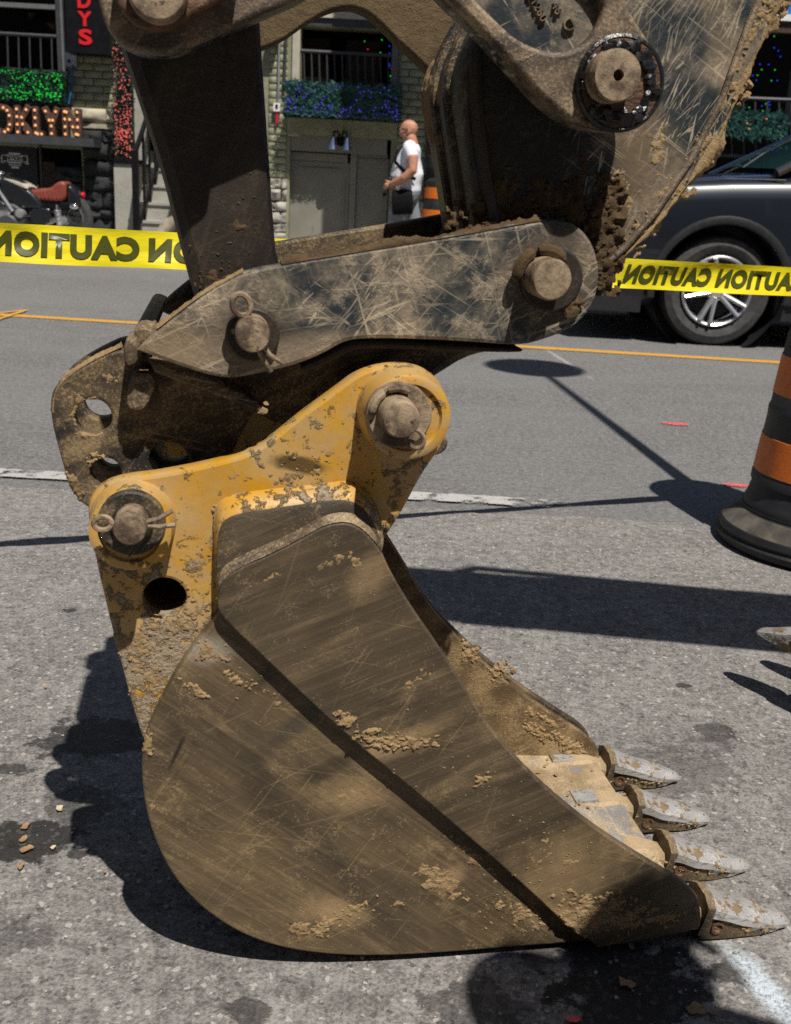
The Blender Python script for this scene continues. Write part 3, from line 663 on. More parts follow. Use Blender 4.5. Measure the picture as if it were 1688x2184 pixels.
def collar_mesh():
    """the thick rim at the back of a tooth"""
    mb = MB(); (uf, zf), (un, zn), (ub, zb) = TF[0], TN[0], TB[0]; zt = (zf + zn) / 2 + .009; um = (uf + un) / 2
    zt -= .003; ring = [(.029, zt - .004), (.012, zt + .005), (-.012, zt + .005), (-.029, zt - .004), (-.028, zt - .018), (-.022, zb + .006), (.022, zb + .006), (.028, zt - .018)]; n = len(ring)
    vs = [(um - .006 - (zt - z) * .12, y, z) for y, z in ring] + [(um + .005 - (zt - z) * .12, y * .98, z - .001) for y, z in ring]
    return mb.add(vs, [tuple(range(n)), tuple(range(2 * n - 1, n - 1, -1))] + [(i, (i + 1) % n, n + (i + 1) % n, n + i) for i in range(n)]).mesh("collar", 30)
cm_ = collar_mesh()
A0 = EX(1425, 1893, 0.0); A1 = EX(1492, 1905, 0.0); A2 = EX(1498, 1985, 0.0); A3 = EX(1440, 1992, 0.0)
def adapter_mesh():
    """low casting that straps the tooth to the lip"""
    mb = MB(); zl = lipc[1] + .010; um = (TF[0][0] + TN[0][0]) / 2 - .006; zt_ = (TF[0][1] + TN[0][1]) / 2 - .010
    secs = [(um - .125, .018, zl + .004, 0), (um - .10, .024, zl + .007, 0), (um - .06, .026, zl + .009, 0), (um - .035, .020, max(zl + .008, zt_ - .010), 0), (um, .019, zt_, 0)]
    vs = []; fs = []
    for (u, w, zt, _) in secs: zb = zl - .03; vs += [(u, -w, zb), (u, -w, zt - .008), (u, -w * .7, zt), (u, w * .7, zt), (u, w, zt - .008), (u, w, zb)]
    for i in range(len(secs) - 1):
        for k in range(6): k2 = (k + 1) % 6; fs.append((i*6+k, i*6+k2, (i+1)*6+k2, (i+1)*6+k))
    fs += [(5, 4, 3, 2, 1, 0), tuple((len(secs) - 1) * 6 + k for k in range(6))]
    return mb.add(vs, fs).mesh("adapter", 30)
am = adapter_mesh()
for k in range(4):
    s = 0.036 + k * (WB - 0.072) / 3
    tk = tooth_mesh(k)
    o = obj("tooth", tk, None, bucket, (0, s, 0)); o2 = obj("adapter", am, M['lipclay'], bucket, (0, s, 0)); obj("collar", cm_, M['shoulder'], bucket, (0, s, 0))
    c = (TB[0][0] * .72 + TB[2][0] * .28, TB[1][1] + .030)
    MB().lathe([(0.009, -0.017), (0.009, -0.0245), (0.006, -0.0245), (0.005, -0.021), (0.001, -0.021)], (c[0], 0, c[1] - .012), n=14).build("locking_pin", M['rust'], bucket, (0, s, 0))
    # bright worn pad on the lip behind each tooth
    MB().box(((TF[0][0] + TN[0][0]) / 2 - .082, s, lipc[1] + .0185), (0.036, 0.034, 0.003), rot=Matrix.Rotation(radians(2), 3, 'Y')).build("wear_pad", M['steel'], bucket)

# ---- quick coupler
cp_pts = [(293,747,1),(330,706),(430,629),(472,600),(522,578),(600,562),(800,530),(1000,497),(1100,478),(1160,468),(1205,470),(1240,486),(1265,518),(1279,562),(1279,612),(1263,655),(1235,690),(1200,710),(1160,725),(1112,738),(1000,729),(880,723),(766,722),(730,731),(690,755),(640,776),(580,792),(490,809),(440,800),(350,769)]
coupler = xplate("coupler_plate", cp_pts, CP, CP + 0.022, M['scratch'], excavator, bevel=0.004)
coupler['label'] = 'scratched black coupler plate joining link and stick'
far_cp = mirror_copy(coupler, M['coupler'])
body_px = [(300,752),(420,700),(700,660),(1120,690),(1112,745),(1010,754),(935,800),(860,850),(740,884),(606,913),(566,893),(440,826),(322,792)]
body = xplate("coupler_body", body_px, LK + 0.012, WB - LK - 0.012, M['coupler'], excavator, bevel=0.008)
xplate("lower_flange", [(640,782),(700,757),(735,737),(770,728),(1105,742),(1120,746),(1105,754),(775,741),(742,752),(700,774),(650,796)], CP + 0.023, WB - CP - .023, M['dark'], excavator, bevel=0.002)
xplate("bottom_plate", [(318,768,1),(345,774),(480,820),(560,862),(566,884,1),(470,846),(330,796,1)], CP + 0.024, WB - CP - .024, M['coupler'], excavator, bevel=0.003)
xplate("end_stop", [(262,728),(288,718),(299,742),(296,776),(266,784)], 0.040, 0.100, M['shoulder'], excavator, bevel=0.005, it=1)
xplate("end_block", [(284,792),(334,798),(324,850),(302,880),(268,870),(272,830)], 0.060, 0.125, M['shoulder'], excavator, bevel=0.004, it=1)
xplate("cross_bar", [(283,706),(300,690),(334,704),(318,728),(292,740)], 0.058, WB - .058, M['shoulder'], excavator, bevel=0.004, it=1)
hk_pts = [(262,738),(200,766),(150,796),(118,822),(107,852),(110,900),(125,960),(145,1030),(165,1066),(195,1090),(330,1150),(450,1060),(500,960),(528,905),(548,872),(540,840),(420,780),(330,765)]
HK0, HK1 = 0.095, 0.175
hook = xplate("hook_plate", hk_pts, HK0, HK0 + 0.022, M['coupler'], excavator, [hole(199, 890, 40, HK0), hole(226, 1009, 33, HK0), hole(361, 985, 43, HK0)], 0.004)
hook['label'] = 'muddy hook plate with round holes'
o = obj("hook_plate", hook.data, None, excavator); o.location = (0.0, HK1 - HK0, 0.0)
c0 = EX(600, 720, LK)
# coupler pins
def coupler_pin(px, py, rp, rw, s, ring):
    washer(px, py - 1, rw, s - 0.010, s + .004, M['dark'], coupler)
    _, c, r = pin(px, py, rp, s - 0.046, WB - s + 0.03, excavator)
    if ring: eyelet(c, radians(112), r * .96, s - 0.026, excavator, 0.0105, 0.003)
    return c, r
coupler_pin(540, 716, 38, 58, CP, True)
c_, r_ = coupler_pin(1179, 597, 43, 66, CP, False)
mb = MB()
for (a0, a1, rr) in ((radians(40), radians(105), 1.28), (radians(115), radians(185), 1.30)):
    mb.tube([Vector((c_[0] + cos(a0 + (a1 - a0) * k / 8) * r_ * rr, CP - 0.014, c_[1] + sin(a0 + (a1 - a0) * k / 8) * r_ * rr)) for k in range(9)], [0.004] + [0.0065] * 7 + [0.004], 8)
mb.build("keeper_ring", M['mud'], excavator)

# ---- bucket link between coupler and lever
lk_pts = [(236,20),(252,88),(300,232),(345,372),(375,492),(412,630),(440,700),(520,790),(600,760),(640,700),(592,560),(584,470),(571,280),(556,60),(548,-60),(440,-120),(300,-110)]
linkb = xplate("bucket_link", lk_pts, LK, 0.27, M['dark'], excavator, bevel=0.014, it=1)
linkb['label'] = 'dark tapering link running down to the coupler'
# ---- stick
st_pts = [(1012,70),(987,135),(982,200),(994,300),(1012,420),(1030,560),(1070,650),(1150,692),(1230,690),(1290,612),(1332,556),(1402,488),(1478,392),(1540,300),(1600,160),(1652,50),(1700,-60),(1900,-520),(2050,-900),(1640,-1150),(1400,-700),(1250,-420),(1080,-60)]
SD = 0.275
stick = xplate("stick", st_pts, LK, SD, M['stick'], excavator, bevel=0.006, it=1)
stick['label'] = 'scratched black stick with a mud-crusted edge'
for s in (LK - 0.004,):                                   # rib along the front edge of the stick's side
    pts = EXL([(1040,20),(1014,120),(1014,200),(1024,300),(1040,410),(1056,480)], s)
    MB().tube([(p[0], s, p[1]) for p in pts], 0.007, 8).build("rib", M['dark'], stick)
    pts = EXL([(1672,-120),(1600,45),(1545,200),(1480,330),(1400,450),(1330,530),(1296,560)], s)
    MB().tube([(p[0], s, p[1]) for p in pts], 0.0035, 8).build("weld_bead", M['rim'], stick)
mb = MB()                                                 # ribs on the face that looks left
for f_ in (0.28, 0.62):
    s = LK + (SD - LK) * f_
    pts = [EX(x, y, LK) for x, y in ((1045,0),(1012,70),(987,135),(982,200),(994,300),(1012,420),(1022,500))]
    mb.tube([(p[0] + .001, s, p[1]) for p in pts], 0.008, 8)
mb.build("rib", M['coupler'], stick)
cc = EX(1160, 560, LK); rr = EXR(1160, 560, 112, LK)
MB().lathe([(rr * .96, LK - .012), (rr, LK - .008), (rr, WB - LK + .008), (rr * .96, WB - LK + .012)], (cc[0] - .01, 0, cc[1] - .015)).build("stick_boss", M['coupler'], stick)

# ---- tipping levers
lv_low = [(203,-30),(222,50),(245,85),(285,108),(330,117),(380,110),(430,90),(482,64),(540,40),(600,14),(650,-8),(720,-60),(800,-98),(870,-90),(925,-40),(962,2),(1012,46),(1080,120),(1150,200),(1200,246),(1250,272),(1320,283),(1374,262),(1404,212),(1411,160),(1400,110),(1368,60)]
lv_top = [(1342,20),(1318,-40),(1240,-120),(1100,-210),(900,-275),(700,-280),(450,-235),(300,-175),(225,-105)]
LV = 0.0
lv_out = EXL(lv_low + lv_top, LV)
out2 = [p[:2] for p in chaikin(lv_out, 2)]
pocket = EXL([(640,-75),(720,-120),(800,-150),(880,-140),(945,-80),(1015,0),(1058,42),(1100,82),(1150,106),(1190,113),(1230,103),(1262,80),(1284,40),(1290,-10),(1230,-85),(1090,-165),(900,-225),(700,-225)], LV)
pk = [p[:2] for p in chaikin(pocket, 2)]
lever = obj("lever", curve_plate("lever", out2, [pk], LV, LV + 0.02, 0.0045, 2), M['rim'], excavator)
lever['label'] = 'cast tipping lever with a round eye at each end'
web = obj("lever_web", curve_plate("lever_web", out2, [], LV + 0.014, LV + 0.048, 0.002), M['web'], lever)
fl_out = out2
for o in (lever, web): mirror_copy(o, M['claycoat'], 0.335)
# raised casting marks on the web
def emboss(txt, px, py, hpx, ang):
    me = text_mesh(txt, 1.0, 0.05, 0.0); zs = [v.co.z for v in me.vertices]; k = EXR(px, py, hpx / 2, LV + .014) * 2 / (max(zs) - min(zs))
    me.transform(Matrix.Diagonal((k, 0.05, k, 1)))
    c = EX(px, py, LV + 0.0125); o = obj("casting_mark", me, M['rim'], lever, (c[0], LV + 0.0125, c[1]), (0, ang, 0)); return o
emboss("D", 1212, 53, 24, radians(148)); emboss("46", 1187, 17, 17, radians(55)); emboss("S/1260", 1145, 12, 17, radians(55))
# lever pins
cL = EX(335, -8, LV); r1 = EXR(335, -8, 100, LV)
kp = EXL([(228,-60),(246,10),(290,56),(330,66),(372,60),(420,30),(470,0),(520,-40),(480,-100),(330,-130)], -0.030)
obj("keeper_plate", curve_plate("keeper_plate", [p[:2] for p in chaikin(kp, 2)], [], -0.030, -0.002, 0.004, 2), M['rust'], lever)
pin(335, -24, 66, -0.052, WB, excavator)
cR = EX(1323, 170, LV)
washer(1325, 178, 88, -0.006, 0.01, M['rust'], lever)
mb = MB(); c = EX(1325, 178, -0.006)
for k in range(46):
    a = 2 * pi * k / 46; r = EXR(1325, 178, random.uniform(60, 78), -.006); mb.ball((c[0] + cos(a) * r, -0.0065, c[1] + sin(a) * r), (random.uniform(.004, .009), .004, random.uniform(.004, .009)), 1, 0.5, k)
mb.build("grease", M['grease'], lever, kind='stuff')
mb = MB(); c = EX(1325, 178, -0.006); r = EXR(1325, 178, 88, -.006); mb.tube([(c[0] + cos(2*pi*k/40) * r, -0.003, c[1] + sin(2*pi*k/40) * r) for k in range(41)], 0.0035, 6); mb.build("seal", M['grease'], lever)
c = EX(1320, 160, -0.036); r = EXR(1320, 160, 52, -0.036)
MB().lathe([(r, .3), (r, -0.030), (r * .94, -0.035), (r * .36, -0.036), (r * .22, -0.036), (r * .22, -0.018), (0.001, -0.018)], (c[0], 0, c[1])).build("pin", M['pin'], excavator)
MB().lathe([(0.006, -0.018), (0.006, -0.026), (0.001, -0.027)], (c[0] + .002, 0, c[1]), n=6).build("grease_nipple", M['rust'], excavator)

# ---- boom and ram above, out of the picture; they carry the stick and shade the pavement
def beam(pts, w0, w1, h0, h1, name, mat):
    a, b = Vector(pts[0]), Vector(pts[1]); d = (b - a).normalized(); up = Vector((0, 1, 0)).cross(d) * -1
    vs = []
    for p, w, h in ((a, w0, h0), (b, w1, h1)):
        for sy, sz in ((-1, -1), (1, -1), (1, 1), (-1, 1)): vs.append(p + Vector((0, sy * w / 2, 0)) + up * (sz * h / 2))
    return MB().add(vs, [(0,1,2,3),(7,6,5,4),(0,4,5,1),(1,5,6,2),(2,6,7,3),(3,7,4,0)]).build(name, mat, excavator)
M['paint_y'] = plain("yellow_machine_paint", (0.60, 0.30, 0.02), 0.5, 0, 0.2, 6, 0.2)
topu, topw = EX(1830, -930, LK)
beam([(.35, WB / 2, topw + .46), (3.3, WB / 2, topw - 1.1)], 0.20, 0.24, 0.22, 0.36, "boom", M['paint_y'])
for (u_, dz, l_, h_) in ((.62, -.14, .16, .12), (1.05, .12, .22, .10), (1.55, -.16, .12, .16), (1.95, .15, .3, .12)):  # unseen brackets added to make the boom's shadow edge uneven
    MB().box((u_, WB / 2, topw + .46 - (u_ - .35) * .529 + dz), (l_, .14, h_), rot=Matrix.Rotation(radians(28), 3, 'Y')).build('shade_bracket', M['paint_y'], excavator)
for k_ in (0, 1):  # unseen hoses added to break up the boom's shadow
    MB().tube([(.30 + .02 * k_, WB / 2 - .06 + .1 * k_, topw + .30), (.7, WB / 2 - .05 + .1 * k_, topw + .52 + .05 * k_), (1.2, WB / 2 - .05 + .1 * k_, topw + .26), (1.9, WB / 2 - .05 + .1 * k_, topw - .16 + .04 * k_)], .018, 8).build('shade_hose', M['dark'], excavator)
beam([(topu - .2, WB / 2, topw + .62), (topu + 1.6, WB / 2, topw - .1)], 0.08, 0.08, 0.08, 0.08, "hydraulic_ram", M['dark'])

# ---- loose clay on the machine
clay = MB(); mud = MB()
def inside(poly, x, y):
    c = False; n = len(poly); j = n - 1
    for i in range(n):
        (xi, yi), (xj, yj) = poly[i], poly[j]
        if (yi > y) != (yj > y) and x < (xj - xi) * (y - yi) / (yj - yi) + xi: c = not c
        j = i
    return c
ear_uw = [p[:2] for p in chaikin(EXL(ear_pts, EAR), 2)]; ear_hole = hole(351, 1277, 49, EAR)
hook_uw = [p[:2] for p in chaikin(EXL(hk_pts, HK0), 2)]; hook_holes = [hole(199, 890, 41, HK0), hole(226, 1009, 34, HK0), hole(361, 985, 44, HK0)]
cp_uw = [p[:2] for p in chaikin(EXL(cp_pts, CP), 2)]
def holds(s, u, w):
    """is there plate under this spot?"""
    if abs(s) < .003: return inside(wear_uw, u, w)
    if abs(s - S_PL) < .004: return inside(side_uw, u, w)
    if abs(s - EAR) < .0015: return inside(ear_uw, u, w) and not inside(ear_hole, u, w)
    if abs(s - HK0) < .003: return inside(hook_uw, u, w) and not any(inside(h, u, w) for h in hook_holes)
    if abs(s - CP) < .0009: return inside(cp_uw, u, w)
    return True
def crust(mb, px, py, rx, ry, s, h, ang=0.0, cover=0.5, freq=62.0, res=0.0013, seed=None):
    """a ragged cake of dried clay with real relief, stuck to the plate at s"""
    sd = Vector((random.uniform(-50, 50), random.uniform(-50, 50), random.uniform(-50, 50)))
    c = EX(px, py, s); ru = EXR(px, py, rx, s); rw = EXR(px, py, ry, s); ca, sa_ = cos(ang), sin(ang)
    nu = max(6, int(2.3 * ru / res)); nw = max(6, int(2.3 * rw / res)); idx = {}; vs = []; fs = []; H = {}
    for j in range(nw + 1):
        for i in range(nu + 1):
            x = (i / nu * 2 - 1) * 1.15; y = (j / nw * 2 - 1) * 1.15
            p = Vector((x * ru, 0, y * rw)); q = Vector((p.x * ca - p.z * sa_, 0, p.x * sa_ + p.z * ca))
            n1 = mnoise.noise(q * freq + sd); n2 = mnoise.noise(q * freq * 2.7 + sd * 2); n3 = mnoise.noise(q * freq * 6.5 + sd)
            m = 0.7 * (1 - hypot(x, y)) + 0.55 * n1 + 0.55 * n2 + 0.40 * n3 + (cover - 0.80)
            if not holds(s, c[0] + q.x, c[1] + q.z): m = -.3
            d = min(1.0, max(-1.0, m * 3.2)); k = 0.42 * h * d * (0.55 + 0.6 * n2 + 0.55 * n3 + .25 * n1) if d > 0 else h * d * .4
            H[(i, j)] = d; idx[(i, j)] = len(vs); vs.append((c[0] + q.x, s - k, c[1] + q.z))
    for j in range(nw):
        for i in range(nu):
            if max(H[(i, j)], H[(i+1, j)], H[(i+1, j+1)], H[(i, j+1)]) > 0: fs.append((idx[(i, j)], idx[(i+1, j)], idx[(i+1, j+1)], idx[(i, j+1)]))
    used = sorted({k for f in fs for k in f}); mp = {k: n for n, k in enumerate(used)}
    if fs: mb.add([vs[k] for k in used], [tuple(mp[k] for k in f) for f in fs])
def sweep(mb, pts, s, r, depth, amp=0.5, freq=45.0, res=0.0022, nk=12, bulge=1.0):
    """clay built up along an edge: a half-round bead with lumps and gaps"""
    P = [Vector((*EX(x, y, s), 0)) for x, y in pts]; path = []
    for i in range(len(P) - 1):
        n = max(2, int((P[i+1] - P[i]).length / res)); path += [P[i].lerp(P[i+1], k / n) for k in range(n)]
    path.append(P[-1])
    for _ in range(60): path = [path[0]] + [(path[i-1] + path[i] * 2 + path[i+1]) / 4 for i in range(1, len(path) - 1)] + [path[-1]]
    sd = Vector((random.uniform(-50, 50), 3, 1)); vs = []; fs = []; n = len(path)
    for i, p in enumerate(path):
        t_ = (path[min(i+1, n-1)] - path[max(i-1, 0)]).normalized(); nx = Vector((t_.y, -t_.x, 0))
        big = 0.62 + 1.0 * mnoise.noise(Vector((i * res * 16, 0, 0)) + sd)
        for k in range(nk + 1):
            a = -pi / 2 * 1.15 + pi * 1.15 * k / nk; q = Vector((p.x, sin(a) * depth, p.y)); f = r * max(0.1, big + amp * (mnoise.noise(q * freq + sd) + 0.8 * mnoise.noise(q * freq * 2.4 + sd) + .6 * mnoise.noise(q * freq * 5.5 + sd)))
            o_ = cos(a) * f * bulge - r * .25; vs.append((p.x - nx.x * o_, s + depth * (0.5 - 0.5 * sin(-a)) - (0.3 * f * cos(a)), p.y - nx.y * o_))
    for i in range(n - 1):
        for k in range(nk): b_ = i * (nk + 1) + k; fs.append((b_, b_ + 1, b_ + nk + 2, b_ + nk + 1))
    mb.add(vs, fs)
def lumps(mb, px, py, rx, ry, n, s, size, rough=0.8):
    n = int(n * .45) if mb is clay else int(n * .6)
    for k in range(n):
        a = random.uniform(0, 2 * pi); q = random.random() ** 0.6
        u, w = EX(px + cos(a) * rx * q, py + sin(a) * ry * q, s)
        if not holds(s, u, w): continue
        z = size * (0.25 + 0.75 * random.random() ** 2.5)
        mb.ball((u, s - z * 0.1, w), (z * random.uniform(.8, 1.6), z * 0.5, z * random.uniform(.6, 1.1)), 1 if z < .004 else 2, rough, random.uniform(0, 99))
# wear plate: clay on the ledge above the step, patches, grit
for (x, y, rx, ry, h, a, cv) in ((735,1535,34,18,.008,-.6,.75),(820,1575,60,20,.009,-.25,.8),(880,1585,46,15,.007,0,.7),(1030,1665,26,20,.007,0,.6),(900,1445,44,20,.003,.4,.5),(780,1255,40,24,.003,.2,.5),(770,1200,36,24,.003,-.4,.45),
                                 (1150,1815,40,40,.003,.6,.35),(1225,1840,36,20,.003,0,.4),(1290,1935,110,46,.005,-.3,.55),(1240,1965,60,36,.005,-.5,.6),(1390,1965,90,24,.005,.15,.6),(960,1640,60,12,.002,-.3,.4),(840,1660,50,20,.003,-.6,.4),(700,1205,60,14,.003,.4,.5),(570,1235,50,12,.003,.4,.5)):
    crust(clay, x, y, rx, ry, 0.0005, h, a, cv)
for (x, y, rx, ry, n, z) in ((840,1580,100,26,120,.0035),(1030,1665,40,30,30,.0025),(1180,1830,110,60,120,.0016),(1290,1930,110,60,160,.0022),(700,1450,170,150,90,.0011),(950,1600,170,120,120,.0012),(1120,1750,130,100,120,.0013)):
    lumps(clay, x, y, rx, ry, n, -0.0003, z)
# lower side plate
for (x, y, rx, ry, h, a, cv) in ((735,1950,70,30,.005,.35,.5),(655,1985,50,22,.006,0,.65),(955,1885,56,34,.004,-.8,.7),(920,1860,40,20,.004,-.3,.6),(500,1450,40,14,.006,-.6,.6),(415,1468,40,12,.006,-.7,.65),(455,1392,46,36,.005,.3,.6),(545,1470,44,14,.005,-.6,.5),
                                 (760,1700,90,40,.002,.1,.35),(316,1590,14,46,.006,0,.6),(1120,1955,90,28,.005,-.5,.55),(1010,1830,90,16,.004,-.75,.5),(850,1925,24,10,.004,0,.5),(590,1500,30,12,.004,-.3,.5),(330,1720,12,20,.003,0,.5)):
    crust(clay, x, y, rx, ry, S_PL + 0.0005, h, a, cv)
for (x, y, rx, ry, n, z) in ((735,1950,100,50,90,.0022),(600,1700,170,130,130,.0010),(480,1800,120,120,90,.0010),(900,1830,200,120,160,.0012),(500,1450,110,60,60,.0018),(1110,1950,110,50,120,.0022),(700,1880,170,100,90,.0011)):
    lumps(clay, x, y, rx, ry, n, S_PL - 0.0003, z)
# yellow ear
for (x, y, rx, ry, h, a, cv) in ((430,1215,46,60,.0035,0,.45),(352,1335,80,26,.005,.2,.6),(290,1375,60,50,.004,0,.55),(330,1450,50,70,.004,.2,.5),(640,1010,60,16,.004,.15,.5),(700,965,16,12,.004,0,.55),(560,985,30,12,.004,.2,.45),(842,1056,18,18,.005,0,.6),
                                 (470,1078,18,14,.008,0,.7),(450,1160,24,50,.003,0,.4),(690,880,46,30,.003,.5,.35),(745,958,12,20,.004,0,.55),(500,1015,20,26,.003,0,.4),(600,1030,40,10,.003,.15,.5),(260,1260,30,30,.003,0,.35),(420,1300,36,30,.004,0,.5)):
    crust(clay, x, y, rx, ry, EAR + 0.0005, h, a, cv)
for (x, y, rx, ry, n, z) in ((400,1230,80,90,90,.0022),(320,1400,70,110,130,.0022),(640,1000,150,40,70,.0018),(760,900,120,80,30,.0014)):
    lumps(clay, x, y, rx, ry, n, EAR - 0.0003, z)
sweep(clay, [(463,1085),(461,1130),(462,1190),(465,1250)], .030, .006, .006, .6, 60)
# lip, teeth and inner floor
for k in range(4):
    s = 0.036 + k * (WB - 0.072) / 3
    for j in range(18):
        u = random.uniform(A0[0] - .14, A1[0] + .02); z = random.uniform(.001, .0028); clay.ball((u, s + random.uniform(-.06, .05), lipc[1] + .013 + (lipc[0] - u) * .12), (z * 1.4, z * 1.2, z * .7), 1, .8, random.random() * 99)
    for j in range(30):
        i = random.uniform(0, 2.9); a = int(i); f = i - a; u = TB[a][0] + (TB[a+1][0] - TB[a][0]) * f; zb = TB[a][1] + (TB[a+1][1] - TB[a][1]) * f; zt = TN[a][1] + (TN[a+1][1] - TN[a][1]) * f; z = random.uniform(.001, .0030)
        clay.ball((u, s - .0215, zb + (zt - zb) * random.uniform(.35, .85)), (z * 1.3, z, z), 1, .9, random.random() * 99)
far = WB - S_PL - .016
for (x, y, rx, ry, h, cv) in ((1150,1565,40,16,.006,.6),(1065,1440,26,30,.006,.6),(1215,1590,60,16,.007,.65),(1000,1390,26,26,.005,.5),(1130,1520,26,10,.004,.5),(1180,1545,40,10,.004,.5)):
    crust(clay, x, y, rx, ry, far - .0005, h, -.6, cv)
# hook plates and coupler
for (x, y, rx, ry, h, cv) in ((205,985,18,22,.009,.7),(170,860,40,60,.003,.4),(195,925,50,12,.005,.6),(160,1040,18,34,.007,.65),(240,1060,40,24,.005,.5),(230,800,30,30,.003,.4)):
    crust(clay, x, y, rx, ry, HK0 + .0005, h, 0, cv)
sweep(clay, [(112,880),(108,850),(118,822),(150,795),(200,765),(262,737)], HK0, .004, .022, .7, 60)
sweep(mud, [(600,561),(800,529),(1000,496),(1100,477),(1160,467)], CP, .0055, .020, .8, 50)
sweep(clay, [(335,700),(430,627),(520,577)], CP, .003, .020, .7, 60)
for (x, y, rx, ry, h, cv) in ((1240,640,26,50,.003,.5),(1230,520,40,30,.003,.45),(1000,712,160,10,.003,.5),(1150,712,50,14,.004,.55),(620,770,60,14,.003,.5),(330,745,40,18,.003,.5)):
    crust(clay, x, y, rx, ry, CP + .0005, h, 0, cv)
lumps(clay, 560, 868, 14, 10, 10, CP + .02, .006)
lumps(mud, 1225, 650, 20, 14, 26, CP - .004, .007)
# mud in the corner above the coupler and along the stick's edge
for (x, y, rx, ry, h, cv) in ((1090,470,120,30,.016,.75),(1290,470,40,80,.014,.8),(1290,570,34,50,.014,.8),(1190,440,90,50,.010,.55),(1060,430,50,60,.008,.45)):
    crust(mud, x, y, rx, ry, LK - .002, h, 0, cv, 45, .0028)
for (x, y, rx, ry, n, s, z) in ((1080,478,90,20,60,LK-.006,.0045),(1290,480,30,70,40,LK-.006,.004),(1280,580,22,36,24,LK-.006,.004)):
    lumps(mud, x, y, rx, ry, n, s, z)
edge = [(1700,-60),(1652,50),(1600,160),(1540,300),(1478,392),(1402,488),(1332,556),(1290,608)]
sweep(clay, edge, LK - .003, .014, .13, .8, 26, .0020, 30)
for k in range(9):
    f = random.random() * (len(edge) - 1); i = int(f); f -= i; x = edge[i][0] + (edge[i+1][0] - edge[i][0]) * f - 14; y = edge[i][1] + (edge[i+1][1] - edge[i][1]) * f - 8
    crust(clay, x, y, random.uniform(18, 34), random.uniform(16, 30), LK + .001, random.uniform(.005, .010), -.6, .65, 60, .0018)
for (x, y, rx, ry, a) in ((1610,60,24,60,-.4),(1560,190,20,60,-.4),(1500,310,20,60,-.6),(1420,420,20,60,-.8),(1350,510,24,40,-.8),(1330,420,40,50,0),(1400,330,26,60,-.3)):
    crust(clay, x, y, rx, ry, LK + .0005, .004, a, .5)
crust(mud, 1240, 350, 30, 60, LK + .0005, .004, 0, .4)
# under the far lever and on the face of the stick that looks left
lumps(mud, 480, 570, 70, 50, 90, LK - .0003, .0018); lumps(mud, 440, 420, 60, 130, 60, LK - .0003, .0013); lumps(mud, 520, 420, 40, 110, 40, LK - .0003, .0013)
for (x, y, rx, ry) in ((460,590,50,30),(500,480,30,40),(420,470,20,40)): crust(mud, x, y, rx, ry, LK + .0005, .003, 0, .4)
clay.build("dry_clay", M['clay'], excavator, kind='stuff', fix=False, angle=60); mud.build("greasy_mud", M['mud'], excavator, kind='stuff', fix=False, angle=60)
# clay packed on the stick's left-hand face, in its own plane
mb = MB(); vs = []; fs = []
pp = [EX(x, y, LK) for x, y in ((1012,70),(990,128),(983,160),(982,200),(988,250),(994,300))]; nA, nB = 50, 40; idx = 0
for i in range(nA + 1):
    f = i / nA * (len(pp) - 1); a = min(int(f), len(pp) - 2); f -= a; u = pp[a][0] + (pp[a+1][0] - pp[a][0]) * f; w = pp[a][1] + (pp[a+1][1] - pp[a][1]) * f
    for j in range(nB + 1):
        s = SD - .11 + .11 * j / nB; q = Vector((u, s, w)); m = 0.55 * mnoise.noise(q * 38) + 0.3 * mnoise.noise(q * 95) + 0.55 * (j / nB) - 0.22 - abs(i / nA - .55) * .7
        vs.append((u - .0005 - .007 * max(-.3, min(m, 1)), s, w))
for i in range(nA):
    for j in range(nB): b_ = i * (nB + 1) + j; fs.append((b_, b_ + 1, b_ + nB + 2, b_ + nB + 1))
mb.add(vs, fs).build("packed_clay", M['clay'], stick, kind='stuff', fix=False, angle=60)

# ---- a second bucket lies at the right edge; only a tooth reaches into the picture
spare = empty("spare_bucket", (0, 0, 0), 0, 'second digging bucket whose steel tooth pokes in at the right edge', 'bucket')
tipL = Vector((TF[-1][0], WB - 0.036, TF[-1][1] - 0.004))
sa = radians(126); mz = Matrix.Rotation(sa, 3, 'Z')
tgt = gp(1613, 1350, 0.12)
sp = tgt - mz @ tipL; spare.location = (sp.x, sp.y, 0.12 - tipL.z); spare.rotation_euler = (0, 0, sa)
nb = bpy.data.objects.new("bucket_shell", bucket.data); link(nb, spare)
for ch in list(bucket.children):
    if ch.name.split('.')[0] in ('side_plate', 'wear_plate', 'shoulder', 'weld', 'ear_plate', 'tooth', 'collar', 'adapter', 'cutting_lip', 'locking_pin'):
        c = ch.copy(); col.objects.link(c); c.parent = spare
# ------------------------------------------------------------------ street materials
def wall_paint(name, c, var=0.22, bump=0.6, sc=14):
    t = NT(name); a = t.noise(3, 5, 0.65); b = t.noise(sc, 6, 0.7); f = t.noise(110, 4, 0.7)
    cc = t.mix(t.step(t.math('MULTIPLY_ADD', a, .5, t.math('MULTIPLY', b, .5)), 0.35, 0.65), tuple(x * (1 - var) for x in c), tuple(x * (1 + var) for x in c))
    cc = t.mix(t.math('MULTIPLY', t.step(b, 0.62, 0.72), 0.5), cc, tuple(x * .35 for x in c))
    return t.done(cc, 0.8, 0, t.bump(t.math('ADD', b, t.math('MULTIPLY', f, .5)), bump, 0.008), 0.25)
M['sage'] = wall_paint("sage_green_paint", (0.28, 0.285, 0.185)); M['mortar'] = wall_paint("sage_mortar", (0.22, 0.225, 0.145))
M['stone'] = wall_paint("pale_rough_stone", (0.31, 0.30, 0.26), .3, 1.0, 9); M['blackstone'] = wall_paint("black_painted_stone", (0.022, 0.024, 0.026), .4, 1.0, 9)
M['limestone'] = wall_paint("cream_limestone", (0.40, 0.36, 0.27), .2, 0.8, 9)
